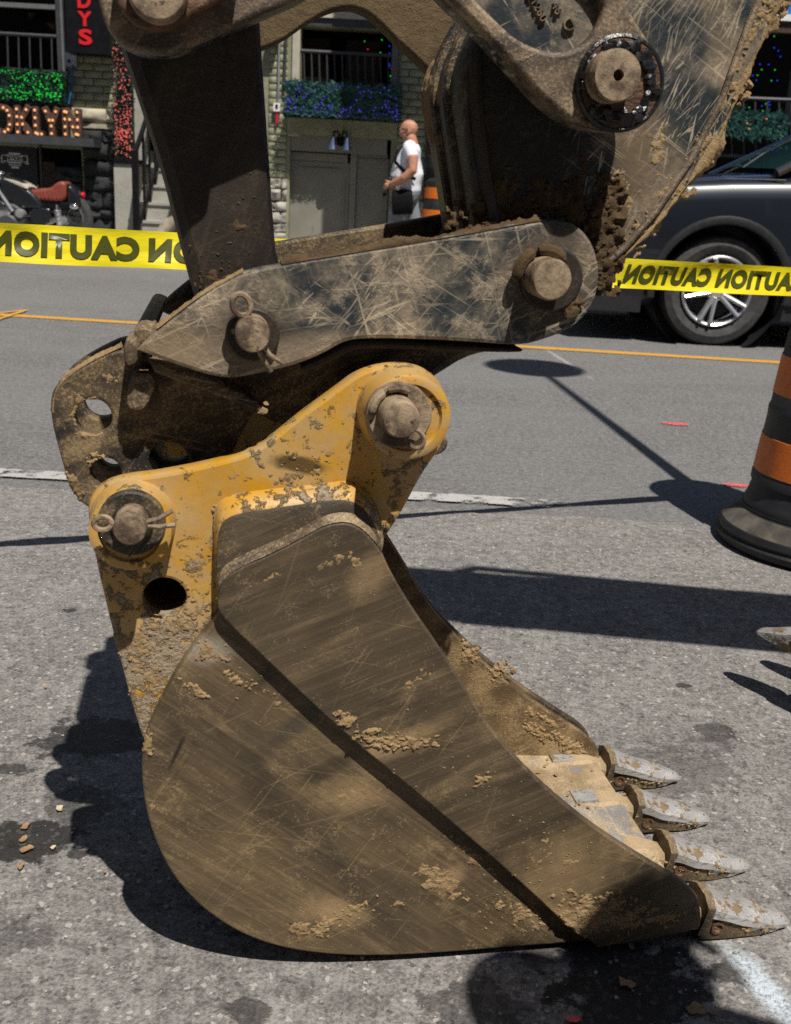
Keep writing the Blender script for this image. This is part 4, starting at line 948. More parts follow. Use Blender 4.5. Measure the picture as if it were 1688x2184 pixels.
M['concrete'] = wall_paint("grey_beige_concrete", (0.33, 0.325, 0.28), .12, 0.4); M['doorpaint'] = wall_paint("grey_green_door_paint", (0.205, 0.197, 0.165), .10, 0.15, 5)
M['sidewalk'] = wall_paint("pale_sidewalk_concrete", (0.33, 0.32, 0.30), .12, 0.4, 10)
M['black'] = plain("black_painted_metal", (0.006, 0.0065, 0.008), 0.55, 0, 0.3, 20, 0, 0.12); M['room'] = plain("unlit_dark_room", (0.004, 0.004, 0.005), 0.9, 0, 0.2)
M['darkgrey'] = plain("dark_grey_paint", (0.045, 0.047, 0.050), 0.5, 0, .15); M['grey'] = plain("mid_grey_paint", (0.12, 0.125, 0.125), 0.5, 0, .12); M['cream'] = plain("cream_trim_paint", (0.42, 0.39, 0.32), 0.55, 0, .1)
M['galv'] = plain("galvanised_steel", (0.38, 0.39, 0.40), 0.42, 0.6, .15); M['chrome'] = plain("chrome", (0.75, 0.76, 0.78), 0.16, 1.0, .05)
M['wood'] = plain("dark_brown_wood", (0.055, 0.032, 0.018), 0.55, 0, .3); M['blue'] = plain("bright_blue_board", (0.02, 0.16, 0.55), 0.5, 0, .1); M['white'] = plain("white_paint", (0.72, 0.72, 0.70), 0.55, 0, .06)
M['red'] = plain("red_sign_letters", (0.62, 0.012, 0.02), 0.45, 0, .05)
M['orange'] = plain("orange_reflective_band", (0.60, 0.135, 0.010), 0.5, 0, .10, 30, 0.1); M['rubber'] = plain("black_rubber", (0.014, 0.014, 0.015), 0.55, 0, .3, 20, 0.15)
M['dustrubber'] = plain("dusty_black_rubber", (0.075, 0.067, 0.054), 0.75, 0, .5, 14, 0.3)
M['leafteal'] = plain("teal_tinsel_needles", (0.020, 0.085, 0.072), 0.6, 0, .5, 60); M['leafgreen'] = plain("green_tinsel_needles", (0.006, 0.042, 0.018), 0.55, 0, .5, 60); M['leafdark'] = plain("dark_tinsel_needles", (0.010, 0.032, 0.026), 0.6, 0, .5, 60)
LED = {'green': glow("green_led", (0.02, 1.0, 0.10), 0.5), 'violet': glow("violet_led", (0.16, 0.06, 1.0), 0.6), 'blue': glow("blue_led", (0.02, 0.06, 1.0), 0.8), 'pink': glow("pink_led", (1.0, 0.20, 0.16), 0.6), 'red': glow("red_led", (1.0, 0.03, 0.08), 0.7), 'amber': glow("amber_led", (1.0, 0.30, 0.03), 0.8), 'bulb': glow("warm_bulb", (1.0, 0.45, 0.18), 0.95)}
M['lamp'] = plain("unlit_amber_glass", (0.05, 0.018, 0.005), 0.3)

YF = 12.6                                       # front of the brick facade
def P(px, py, Y=YF): return fp(px, py, Y)
def fbox(mb, x0, y0, x1, y1, Ya, Yb, Yref=None):
    """a box whose front face shows between two picture corners"""
    a = P(x0, y1, Yref or Ya); b = P(x1, y0, Yref or Ya); xa = (P(x0, (y0 + y1) / 2, Yref or Ya).x); xb = P(x1, (y0 + y1) / 2, Yref or Ya).x
    za = P((x0 + x1) / 2, y1, Yref or Ya).z; zb = P((x0 + x1) / 2, y0, Yref or Ya).z
    mb.span((xa, Ya, za), (xb, Yb, zb)); return xa, xb, za, zb
def fpart(name, x0, y0, x1, y1, Ya, Yb, mat, parent=None, Yref=None):
    mb = MB(); fbox(mb, x0, y0, x1, y1, Ya, Yb, Yref); return mb.build(name, mat, parent)

tag(sheet("sidewalk", -60, 60, 10.8, 13.2, 0.10, M['sidewalk']), kind='structure')
mb = MB(); mb.span((-60, 10.66, -0.05), (60, 10.798, 0.105)); tag(mb.build("kerb", M['concrete']), kind='structure')

# ------------------------------------------------------------------ the painted brick building
hall = empty("brick_building", (-2.4, YF, 0.1), 0, 'sage-green painted brick building with dark upper openings across the street', 'building')
def H(o):  # parent at the building without moving
    o.parent = hall; o.matrix_parent_inverse = Matrix.Translation((2.4, -YF, -0.1)); return o
def hpart(*a, **k): return H(fpart(*a, **k))
def rect(x0, y0, x1, y1, Y=YF):
    c = ((x0 + x1) / 2, (y0 + y1) / 2); xa = P(x0, c[1], Y).x; xb = P(x1, c[1], Y).x; za = P(c[0], y1, Y).z; zb = P(c[0], y0, Y).z
    return [(xa, za), (xb, za), (xb, zb), (xa, zb)]
xl = P(-500, 300).x; xr = P(925, 300).x
outer = [(xl, 0.0), (xr, 0.0), (xr, 7.5), (xl, 7.5)]
holes = [rect(-300, -60, 128, 150), rect(640, 60, 836, 184), rect(616, 292, 828, 620), rect(-300, 306, 178, 560), rect(300, 200, 470, 560)]
H(obj("wall", curve_plate("wall", outer, [h for h in holes], YF + 0.012, YF + 0.30, 0.002), M['mortar']))
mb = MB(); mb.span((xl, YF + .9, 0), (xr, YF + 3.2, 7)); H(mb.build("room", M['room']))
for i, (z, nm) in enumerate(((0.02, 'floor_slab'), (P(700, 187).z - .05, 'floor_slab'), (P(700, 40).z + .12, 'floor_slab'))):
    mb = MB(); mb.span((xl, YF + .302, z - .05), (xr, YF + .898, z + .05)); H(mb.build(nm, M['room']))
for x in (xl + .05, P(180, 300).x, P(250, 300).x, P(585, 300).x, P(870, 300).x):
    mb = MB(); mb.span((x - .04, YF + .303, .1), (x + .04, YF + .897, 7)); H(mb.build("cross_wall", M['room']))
# bricks and stones one by one where the picture shows them
def block_mesh(l, h, d, rough, seed, sub=2):
    bm = bmesh.new(); bmesh.ops.create_cube(bm, size=1.0); bmesh.ops.scale(bm, vec=(l, d, h), verts=bm.verts)
    bmesh.ops.bevel(bm, geom=bm.edges[:], offset=min(.0035, h * .06), segments=1, affect='EDGES')
    if rough:
        bmesh.ops.subdivide_edges(bm, edges=[e for e in bm.edges if e.calc_length() > .03], cuts=sub, use_grid_fill=True)
        for v in bm.verts:
            if v.co.y < 0: v.co.y -= rough * (0.6 + 1.3 * mnoise.noise(v.co * 14 + Vector((seed * 3, 0, seed))) + .9 * mnoise.noise(v.co * 24 + Vector((0, seed, 0)))) * (1 - .8 * (abs(v.co.z) / (h / 2)) ** 10) * (1 - .8 * (abs(v.co.x) / (l / 2)) ** 10)
    me = bpy.data.meshes.new("brick"); bm.to_mesh(me); bm.free(); return finish(me, 60)
BR = [block_mesh(.205, .070, .05, .0015, k, 1) for k in range(4)]
def brick_field(x0, y0, x1, y1, mat, parent=None):
    (xa, za), _, (xb, zb), _ = rect(x0, y0, x1, y1); z = za; r = 0; fam = [m.copy() for m in BR]
    for m in fam: m.materials.append(mat)
    while z < zb - .03:
        x = xa - (.108 if r % 2 else 0)
        while x < xb:
            l, rr = max(x, xa), min(x + .205, xb)
            if rr - l > .04:
                o = bpy.data.objects.new("brick", random.choice(fam)); link(o); o.location = ((l + rr) / 2, YF + .018 + random.uniform(-.004, .003), z + .0335); o.scale = ((rr - l) / .205, 1, random.uniform(.94, 1.02)); o.rotation_euler = (0, random.gauss(0, .006), random.gauss(0, .01)); H(o)
            x += .216
        z += .078; r += 1
def stone_field(x0, y0, x1, y1, mat, rough=.05, hmin=.10, hmax=.19, lmin=.14, lmax=.34):
    (xa, za), _, (xb, zb), _ = rect(x0, y0, x1, y1); z = za; k = 0
    while z < zb - .04:
        h = min(random.uniform(hmin, hmax), zb - z); x = xa
        while x < xb - .03:
            l = min(random.uniform(lmin, lmax), xb - x)
            if xb - x - l < .06: l = xb - x
            me = block_mesh(l - .014, h - .014, .09, rough, random.uniform(0, 90), 3); me.materials.append(mat); me.name = "stone"
            o = bpy.data.objects.new("stone", me); link(o); o.location = (x + l / 2, YF + .03 + random.uniform(-.012, .008), z + h / 2); H(o); x += l
        z += h; k += 1
brick_field(574, 60, 612, 378, M['sage']); stone_field(574, 380, 613, 512, M['stone'], .05, .085, .15, .12, .2)
brick_field(850, 60, 912, 425, M['sage']); stone_field(832, 428, 912, 500, M['stone'], .04, .10, .17, .14, .26)
brick_field(612, 262, 640, 290, M['sage'])
brick_field(140, 100, 246, 228, M['sage']); stone_field(150, 230, 246, 262, M['limestone'], .06, .16, .2, .3, .5)
hpart("ledge", 178, 264, 248, 274, YF - .03, YF + .05, M['limestone'])
stone_field(180, 278, 247, 500, M['blackstone'], .06, .10, .20, .18, .38); stone_field(120, 355, 178, 500, M['blackstone'], .06, .10, .22, .2, .4)
hpart("band_course", 574, 252, 616, 262, YF - .015, YF + .04, M['mortar'])
# unseen overhang added above the view to shade the right half of the front
mb = MB(); mb.span((-0.02, YF - 2.1, 4.05), (xr + 3.0, YF + .005, 8.6)); H(mb.build("shade_overhang", M['sage']))
# upper opening with its frame
def frame(x0, y0, x1, y1, w, Y, d, mat, nm="window_frame"):
    for (a, b, c, e) in ((x0, y0, x0 + w, y1), (x1 - w, y0, x1, y1), (x0 + w, y0, x1 - w, y0 + w), (x0 + w, y1 - w, x1 - w, y1)): hpart(nm, a, b, c, e, Y - d, Y + .05, mat)
hpart("door_jamb", 624, 40, 640, 186, YF - .02, YF + .2, M['cream']); hpart("door_jamb", 836, 58, 849, 190, YF - .02, YF + .2, M['grey'])
hpart("lintel", 640, 22, 850, 40, YF - .03, YF + .2, M['cream']); hpart("header", 640, 41, 838, 58, YF + .0, YF + .2, M['darkgrey'])
frame(-120, -50, 128, 152, 8, YF, .02, M['darkgrey']); hpart('transom', -112, 4, 120, 14, YF - .02, YF + .05, M['grey']); hpart("door_jamb", 130, -60, 139, 205, YF - .03, YF + .1, M['grey'])
def railing(x0, x1, yt0, yt1, yb0, yb1, n, Y, mat, label, cat='railing'):
    r = empty("railing", P((x0 + x1) / 2, (yb0 + yb1) / 2, Y), 0, label, cat); inv = Matrix.Translation(-r.location)
    def K(o): o.parent = r; o.matrix_parent_inverse = inv; return o
    K(MB().tube([P(x0, yt0, Y), P(x1, yt1, Y)], .020, 8).build("handrail", mat)); K(MB().tube([P(x0, yb0, Y), P(x1, yb1, Y)], .018, 8).build("bottom_rail", mat))
    for k in range(n):
        f = (k + .5) / n; K(MB().tube([P(x0 + (x1 - x0) * f, yt0 + (yt1 - yt0) * f, Y), P(x0 + (x1 - x0) * f + 2, yb0 + (yb1 - yb0) * f, Y)], .009, 6).build("baluster", mat))
    return r
railing(-90, 122, 66, 78, 146, 154, 9, YF - .02, M['darkgrey'], 'grey balcony railing in the left upper opening above the green hedge')
railing(640, 836, 108, 119, 181, 189, 12, YF + .02, M['darkgrey'], 'dark railing in the upper opening above the violet-lit hedge')
# things in the dark room
def lantern(px, py, r, Y, label, mat=None):
    c = P(px, py, Y); k = empty("lantern", (c.x, c.y, c.z), 0, label, 'lamp')
    MB().lathe([(.2 * r, .9 * r), (r * .5, .7 * r), (r, 0), (r * .7, -.6 * r), (.1 * r, -r)], (0, 0, 0), 'Z', 14).build("shade", mat or M['lamp'], k); MB().tube([(0, 0, .9 * r), (0, 0, 6 * r)], .006, 5).build("cord", M['black'], k)
lantern(116, 52, .10, YF + .55, 'hanging amber lamp glimpsed inside the left upper opening, nearer the street sign'); lantern(70, 30, .08, YF + .75, 'smaller hanging amber lamp inside the left upper opening')
lantern(703, 122, .08, YF + .6, 'amber lamp behind the balcony railing with the violet-lit hedge')
def chairish(px, py, Y, mat, label):
    c = P(px, py, Y); k = empty("chair", (c.x, c.y, c.z - .45), 0, label, 'chair')
    MB().box((0, 0, .45), (.42, .4, .05)).build("seat", mat, k); MB().box((0, .19, .72), (.40, .04, .42)).build("backrest", mat, k)
    for sx in (-1, 1):
        for sy in (-1, 1): MB().tube([(sx * .18, sy * .17, 0), (sx * .17, sy * .16, .44)], .018, 6).build("leg", mat, k)
chairish(665, 172, YF + .5, M['wood'], 'dark wooden chair inside the middle upper opening, left end'); chairish(770, 178, YF + .5, M['wood'], 'dark wooden chair inside the middle upper opening, right of centre')
# service door below
hpart("lintel_beam", 612, 254, 848, 291, YF - .02, YF + .05, M['sage']); hpart("transom_panel", 618, 292, 826, 326, YF + .03, YF + .09, M['doorpaint'])
sd = empty("service_door", (P(720, 500).x, YF + .15, 0.1), 0, 'grey-green double service door under a twin wall lamp', 'door'); inv = Matrix.Translation(-sd.location)
def D_(o): o.parent = sd; o.matrix_parent_inverse = inv; return o
D_(fpart("door_leaf", 618, 345, 742, 640, YF + .13, YF + .17, M['doorpaint'])); D_(fpart("door_leaf", 757, 338, 824, 640, YF + .13, YF + .17, M['doorpaint'])); D_(fpart("mullion", 743, 327, 756, 640, YF + .10, YF + .17, M['doorpaint']))
D_(fpart("top_rail", 616, 327, 742, 344, YF + .12, YF + .17, M['doorpaint'])); D_(fpart("top_rail", 757, 327, 828, 337, YF + .12, YF + .17, M['doorpaint'])); D_(fpart("panel_moulding", 634, 358, 728, 362, YF + .118, YF + .13, M['doorpaint'])); D_(fpart("stile", 728, 358, 732, 640, YF + .118, YF + .13, M['doorpaint']))
D_(MB().ball(P(731, 497, YF + .10), .03, 2).build("knob", M['black'])); D_(MB().ball(P(820, 415, YF + .10), .02, 2).build("knob", M['black']))
# twin gooseneck lamp
wl0 = P(727, 300, YF); tw = empty("wall_lamp", (wl0.x, YF + .03, wl0.z), 0, 'twin chrome spot lamp above the service door', 'lamp')
MB().lathe([(.06, 0), (.06, -.02), (.02, -.03)], (0, 0, .0), 'Y', 16).build("rose", M['black'], tw)
for sx, sx2 in ((-1, -.075), (1, .085)):
    MB().tube([(0, -.02, .0), (sx * .03, -.10, .09), (sx * .07, -.16, .09), (sx2, -.18, .03)], .010, 7).build("arm", M['black'], tw)
    c = (sx2, -.185, -.03); MB().lathe([(.018, .07), (.030, .05), (.036, .0), (.060, -.06), (.064, -.075), (.055, -.07)], c, 'Z', 18).build("shade", M['chrome'], tw)
# conduit, box and ribbon
cb = P(592, 229, YF - .02); jb = empty("junction_box", (cb.x, YF - .02, cb.z), 0, 'white junction box with red ribbon at the foot of a conduit', 'electrical box')
MB().box((0, -.03, 0), (.075, .06, .09)).build("box_body", M['white'], jb); MB().box((0, -.062, .005), (.028, .008, .045)).build("socket", M['black'], jb)
MB().tube([(.012, -.02, .05), (.014, -.02, 1.2), (.014, -.02, 2.2)], .014, 8).build("conduit", M['galv'], jb); MB().tube([(0, -.03, -.05), (.004, -.035, -.12), (-.004, -.03, -.19)], [.016, .018, .009], 7).build("ribbon", plain("red_ribbon", (0.55, .02, .05), .6), jb)
mb = MB(); mb.tube([P(612, 60, YF - .05), P(606, 190, YF - .05)], .016, 7); tag(mb.build("drain_pipe", M['darkgrey']), 'thin dark pipe running down beside the middle upper opening', 'pipe')
lb = P(582, 78, YF - .1); mb = MB(); wb = empty("wall_light", (lb.x, YF, lb.z), 0, 'small square lantern fixed to the bricks beside the excavator link', 'lamp'); MB().box((0, -.10, 0), (.11, .11, .16)).build("lantern_body", M['black'], wb); MB().box((0, -.10, -.05), (.08, .115, .06)).build("glass", M['chrome'], wb); MB().box((0, -.03, .04), (.03, .08, .03)).build("bracket", M['black'], wb)
# outlet by the upright sign
ob = P(155, 128, YF); jo = empty("junction_box", (ob.x, YF, ob.z), 0, 'grey outlet with blue cable under the black upright sign', 'electrical box')
MB().box((0, -.03, 0), (.13, .06, .15)).build("box_body", M['galv'], jo); MB().box((-.02, -.064, -.02), (.03, .008, .03)).build("socket", M['black'], jo); MB().tube([(.02, -.06, -.06), (.0, -.07, -.3), (-.08, -.06, -.62), (-.12, -.04, -.8)], .012, 6).build("cable", plain("blue_cable", (.02, .12, .30), .5), jo)

# ------------------------------------------------------------------ lit hedges on the balconies
def hedge(x0, y0, x1, y1, Y, d, leaf, led, nleaf, nled, label, holes=(), led_r=.012, leaf_l=.05, name="lit_hedge", cat='hedge', hor=True):
    a = P((x0 + x1) / 2, y1, Y); r = empty(name, (P((x0 + x1) / 2, y1, Y).x, Y + d / 2, a.z), 0, label, cat)
    xa = P(x0, (y0 + y1) / 2, Y).x - r.location.x; xb = P(x1, (y0 + y1) / 2, Y).x - r.location.x; hh = P((x0 + x1) / 2, y0, Y).z - a.z
    MB().span((xa + .03, -d / 2 + .05, .03), (xb - .03, d / 2, hh - .03)).build("backing", M['leafdark'], r)
    sl = (P(x1, y0, Y).z - P(x0, y0, Y).z) * 0
    vs = []; fs = []
    for k in range(nleaf):
        side_ = random.random(); x = random.uniform(xa, xb); z = random.uniform(0, hh); y = -d / 2 + random.uniform(-.015, .06)
        if side_ > .88: z = hh + random.uniform(-.02, .03); y = random.uniform(-d / 2, d / 2)
        if any(hypot((x - h[0]) / h[2], (z - h[1]) / h[3]) < 1 for h in holes): continue
        if mnoise.noise(Vector((x * 5, 0, z * 16))) < -.25 and random.random() < .7: continue
        an = random.gauss(0, .45) if hor else random.uniform(0, 2 * pi); l = leaf_l * random.uniform(.5, 1.1); dx = cos(an) * l * random.choice((-1, 1)); dz = sin(an) * l; w = l * .16
        b = len(vs); vs += [(x, y, z), (x + dx * .5 - dz * .2, y - random.uniform(0, .02), z + dz * .5 + w), (x + dx, y - random.uniform(0, .03), z + dz), (x + dx * .5, y - .006, z + dz * .5 - w)]; fs.append((b, b + 1, b + 2, b + 3))
    mb = MB(); mb.add(vs, fs); mb.build("needles", leaf, r, kind='stuff', fix=False)
    mb = MB()
    for k in range(nled):
        x = random.uniform(xa, xb); z = random.choice((random.uniform(0, hh), random.uniform(0, hh), random.gauss(hh * .25, hh * .1)))
        if any(hypot((x - h[0]) / h[2], (z - h[1]) / h[3]) < 1 for h in holes): continue
        mb.ball((x, -d / 2 - .02 + random.uniform(-.012, .01), min(max(z, 0), hh)), led_r * random.uniform(.5, 1.1), 1)
    mb.build("string_lights", LED[led], r, kind='stuff', fix=False); return r
hedge(-110, 150, 134, 212, YF - .30, .26, M['leafgreen'], 'green', 5200, 430, 'green-lit tinsel hedge on the left balcony above the bulb letters', [(P(4, 180, YF - .3).x - P(12, 212, YF - .3).x, .19, .13, .08)], .0075, .06)
hedge(608, 182, 851, 250, YF - .34, .30, M['leafteal'], 'violet', 6800, 150, 'teal tinsel hedge with violet lights on the middle balcony', [(-.02 + P(742, 218, YF - .34).x - P(729.5, 250, YF - .34).x, .20, .10, .10)], .0075, .06)
hpart("balcony_floor", 604, 246, 852, 253, YF - .30, YF + .01, M['black']); hpart("balcony_floor", -120, 213, 138, 221, YF - .28, YF + .01, M['black']); hpart("sill_rail", -110, 146, 132, 152, YF - .05, YF + .04, M['darkgrey']); hpart("sill_rail", 636, 180, 842, 187, YF - .05, YF + .04, M['darkgrey'])
hedge(244, 88, 281, 338, YF - .42, .22, M['leafdark'], 'pink', 3000, 300, 'tall garland of pink lights wrapped round the grey gatepost', (), .0075, .05, "light_garland", 'garland', False)
# ------------------------------------------------------------------ gatepost, steps
gpst = empty("gatepost", (P(268, 480, YF - .45).x, YF - .30, .1), 0, 'grey concrete gatepost with black cap beside the steps', 'post'); inv = Matrix.Translation(-gpst.location)
for nm, b_, m in (("shaft", (246, 349, 289, 560, YF - .45, YF - .10), M['concrete']), ("cap", (243, 339, 290, 350, YF - .47, YF - .08), M['black'])):
    o = fpart(nm, *b_, m); o.parent = gpst; o.matrix_parent_inverse = inv
hpart("stair_wall", 280, 190, 316, 349, YF - .05, YF + .02, M['concrete'])
st = empty("stone_steps", (P(340, 500, YF).x, YF, .1), 0, 'flight of grey steps climbing behind the excavator link', 'steps'); inv = Matrix.Translation(-st.location)
xa, xb = P(292, 430, YF - .3).x, P(470, 430, YF).x
for k in range(9):
    z0 = .1 + k * .19 - .06; y0 = YF - .95 + k * .27; mb = MB(); mb.span((xa, y0, z0 - .2), (xb, y0 + .31, z0 + .19)); o = mb.build("step", M['concrete']); o.parent = st; o.matrix_parent_inverse = inv
    mb = MB(); mb.span((xa, y0 - .02, z0 + .165), (xb, y0 + .02, z0 + .194)); o = mb.build("nosing", M['sidewalk']); o.parent = st; o.matrix_parent_inverse = inv
sr = empty("stair_railing", (P(296, 470, YF - .8).x, YF - .8, .1), 0, 'black flat-barred stair railing behind the gatepost', 'railing'); inv = Matrix.Translation(-sr.location)
def SR(o): o.parent = sr; o.matrix_parent_inverse = inv
x_ = P(297, 400, YF - .8).x
for k in range(7):
    y = YF - .85 + k * .27; zb = .16 + k * .19; mb = MB(); mb.span((x_ - .012, y - .012, zb), (x_ + .012, y + .012, zb + 1.0)); SR(mb.build("baluster", M['black']))
SR(MB().tube([(x_, YF - .95, 1.12), (x_, YF + 1.0, 2.49)], .03, 6).build("handrail", M['black'])); SR(MB().tube([(x_, YF - .95, .30), (x_, YF + 1.0, 1.67)], .02, 6).build("bottom_rail", M['black']))
mb = MB(); mb.span((x_ - .03, YF - .98, .1), (x_ + .03, YF - .90, 1.15)); SR(mb.build("newel", M['black']))

# ------------------------------------------------------------------ signs
vs_ = empty("vertical_sign", (P(184, 60, YF - .28).x, YF - .15, P(184, 115, YF - .28).z), 0, 'black upright box sign with red letters DYS on the brick wall', 'sign'); inv = Matrix.Translation(-vs_.location)
def VS(o): o.parent = vs_; o.matrix_parent_inverse = inv; return o
VS(fpart("cabinet", 137, -260, 231, 114, YF - .28, YF - .04, M['black'])); VS(fpart("bracket", 170, 60, 190, 80, YF - .04, YF + .02, M['black'], None, YF - .28))
for ch, y, h in (("D", 0, 35), ("Y", 40, 32), ("S", 79, 34)):
    c = P(180 + y * .035, y, YF - .284); w_ = (P(198, y, YF - .284).x - P(167, y, YF - .284).x); hh = P(180, y - h / 2, YF - .284).z - P(180, y + h / 2, YF - .284).z
    if ch == "N": continue
    o = obj("letter", fit_text(ch, w_ * (0.92 if ch != 'Y' else 1.0), hh, .012, .035), M['red']); o.location = c; VS(o)
# bulb letters on a steel shelf
YL = YF - .33
ml = empty("marquee_letters", (P(90, 292, YL).x, YL + .08, P(90, 292, YL).z), 0, 'rusty bulb-lit letters OKLYN standing on a steel shelf', 'sign'); inv = Matrix.Translation(-ml.location)
def ML(o): o.parent = ml; o.matrix_parent_inverse = inv; return o
M['rustletter'] = plain("rusty_letter_face", (0.085, 0.045, 0.034), 0.6, .1, .4, 30, .3)
def stroke(a, b, w):
    d = Vector((b[0] - a[0], b[1] - a[1])); d.normalize(); n_ = Vector((-d.y, d.x)) * w / 2
    return [(a[0] + n_.x, a[1] + n_.y), (a[0] - n_.x, a[1] - n_.y), (b[0] - n_.x, b[1] - n_.y), (b[0] + n_.x, b[1] + n_.y)]
GL = {'K': [((.2, 0), (.2, 1)), ((.32, .48), (.85, 1)), ((.36, .52), (.88, 0))], 'L': [((.22, 0), (.22, 1)), ((.22, .1), (.9, .1))], 'Y': [((.5, 0), (.5, .5)), ((.5, .42), (.14, 1)), ((.5, .42), (.86, 1))], 'N': [((.18, 0), (.18, 1)), ((.82, 0), (.82, 1)), ((.2, .98), (.8, .02))], 'B': [((.2, 0), (.2, 1)), ((.2, .93), (.75, .78)), ((.75, .78), (.2, .5)), ((.2, .5), (.8, .25)), ((.8, .25), (.2, .06))]}
for ch, x0, x1 in (("O", -78, -30), ("O", -22, 28), ("K", 30, 69), ("L", 71, 95), ("Y", 90, 130), ("N", 132, 174)):
    yt = 222 + (x0 + 20) * .058; yb = 288 + (x0 + 20) * .045
    xa = P(x0, (yt + yb) / 2, YL).x; xb = P(x1, (yt + yb) / 2, YL).x; za = P((x0 + x1) / 2, yb, YL).z; zb = P((x0 + x1) / 2, yt, YL).z; W_, Hh = xb - xa, zb - za; tk = .066
    grp = []; bulbs = []
    if ch == 'O':
        cx, cz = (xa + xb) / 2, (za + zb) / 2; sup = lambda a, rx, rz: (cx + rx * (abs(cos(a)) ** .75) * (1 if cos(a) > 0 else -1), cz + rz * (abs(sin(a)) ** .75) * (1 if sin(a) > 0 else -1))
        o_ = [sup(2*pi*k/40, W_/2, Hh/2) for k in range(40)]; i_ = [sup(2*pi*k/40, W_/2 - tk, Hh/2 - tk) for k in range(40)]
        letter = ML(obj("letter", curve_plate("letter", o_, [i_], YL, YL + .08, .004), M['rustletter'])); bulbs = [sup(2*pi*(k+.5)/12, W_/2 - tk/2, Hh/2 - tk/2) for k in range(12)]
    else:
        letter = None
        for j, (a, b) in enumerate(GL[ch]):
            A_ = (xa + a[0] * W_, za + a[1] * Hh); B_ = (xa + b[0] * W_, za + b[1] * Hh)
            o = obj("letter" if letter is None else "letter_stroke", curve_plate("letter", stroke(A_, B_, tk), [], YL - .0025 * j, YL + .08, .003), M['rustletter'])
            if letter is None: letter = ML(o)
            else: o.parent = letter
            n = max(2, int(hypot(B_[0] - A_[0], B_[1] - A_[1]) / .075))
            for k in range(n): f = (k + .5) / n; bulbs.append((A_[0] + (B_[0] - A_[0]) * f, A_[1] + (B_[1] - A_[1]) * f))
    mb = MB()
    for (bx, bz) in bulbs: mb.ball((bx, YL - .012, bz), .0155, 1)
    o = mb.build("bulbs", LED['bulb'], kind='stuff'); o.parent = letter
shf = fpart("letter_shelf", -120, 287, 200, 305, YL - .02, YF - .02, M['darkgrey']); tag(shf, 'dark steel shelf beam carrying the bulb letters', 'shelf')
for v in shf.data.vertices: v.co.z -= (v.co.x - P(90, 290, YL).x) * 0.0
# poster
po = empty("poster_board", (P(40, 360, YF + .05).x, YF + .05, P(40, 410, YF + .05).z), 0, 'black banner with white ribbon emblem behind the motorcycle', 'banner'); inv = Matrix.Translation(-po.location)
def PO(o): o.parent = po; o.matrix_parent_inverse = inv; return o
M['print'] = plain("white_print", (0.55, 0.55, 0.55), .6, 0, .05); M['banner'] = plain("black_banner_cloth", (0.010, 0.012, 0.015), .55, 0, .3, 6, .3)
PO(fpart("banner_cloth", -160, 308, 82, 470, YF + .05, YF + .06, M['banner']))
for (y0, k) in ((0, 0), (62, 2)):
    Yp = YF + .0485
    for (a, b, c, e) in ((19, 326, 43, 330), (17, 345, 46, 348), (20, 351, 45, 353), (5, 330, 18, 331.5), (44, 331.5, 58, 333), (8, 343, 18, 344.5), (46, 344.5, 58, 346), (3, 331, 5, 345), (58, 333, 60, 348), (3, 345, 9, 347), (54, 348, 62, 350), (25, 355, 41, 359)):
        PO(fpart("print_bar", a + k, b + y0, c + k, e + y0, Yp, Yp + .001, M['print']))
    w_ = P(48, 337, Yp).x - P(16, 337, Yp).x; h_ = P(30, 332, Yp).z - P(30, 342, Yp).z
    PO(fpart("print_plate", 16 + k, 332 + y0, 48 + k, 342.5 + y0, Yp + .0006, Yp + .0012, M['print']))
    o = obj("print_text", fit_text("BEST PIZZERIA", w_ * .94, h_ * .72, .0012, .02), M['black']); o.location = P(32 + k, 337.3 + y0, Yp); o.location.y = Yp - .001; PO(o)
for (x, y) in ((77, 313), (81, 397)): PO(MB().lathe([(.016, 0), (.016, -.006), (.006, -.008)], P(x, y, YF + .048), 'Y', 12).build("grommet", plain("brass", (.45, .30, .10), .35, .8, .1), None))
hpart("banner_post", 87, 306, 91, 480, YF - .02, YF + .02, M['darkgrey']); hpart("shadow_panel", 92, 345, 118, 420, YF + .12, YF + .2, M['wood'])
pl = fpart("street_plate", 85, 413, 112, 425, YF - .05, YF - .045, plain("green_plate", (.01, .11, .05), .5)); tag(pl, 'small green plate seen just above the motorcycle seat', 'sign')
# ------------------------------------------------------------------ neighbouring front at the right
YN = 10.9
nb_ = empty("storefront", (P(1600, 500, YN).x, YN, .1), 0, 'dark open-fronted bar with railing and blue fascia behind the car', 'building'); inv_n = Matrix.Translation(-nb_.location)
def NB(o): o.parent = nb_; o.matrix_parent_inverse = inv_n; return o
xL = P(917, 300, YF).x + .02
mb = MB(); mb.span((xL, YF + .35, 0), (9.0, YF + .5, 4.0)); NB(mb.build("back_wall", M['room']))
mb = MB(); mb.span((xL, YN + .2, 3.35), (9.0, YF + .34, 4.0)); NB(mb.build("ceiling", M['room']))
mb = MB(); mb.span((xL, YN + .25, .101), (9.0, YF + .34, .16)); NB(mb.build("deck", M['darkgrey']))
NB(fpart("side_panel", 908, 90, 921, 600, YF - .02, YF + .34, M['wood'])); NB(fpart("shutter", 924, 60, 944, 600, YF + .05, YF + .3, M['darkgrey'])); NB(fpart("blue_board", 934, 95, 950, 135, YF - .02, YF + .04, M['blue']))
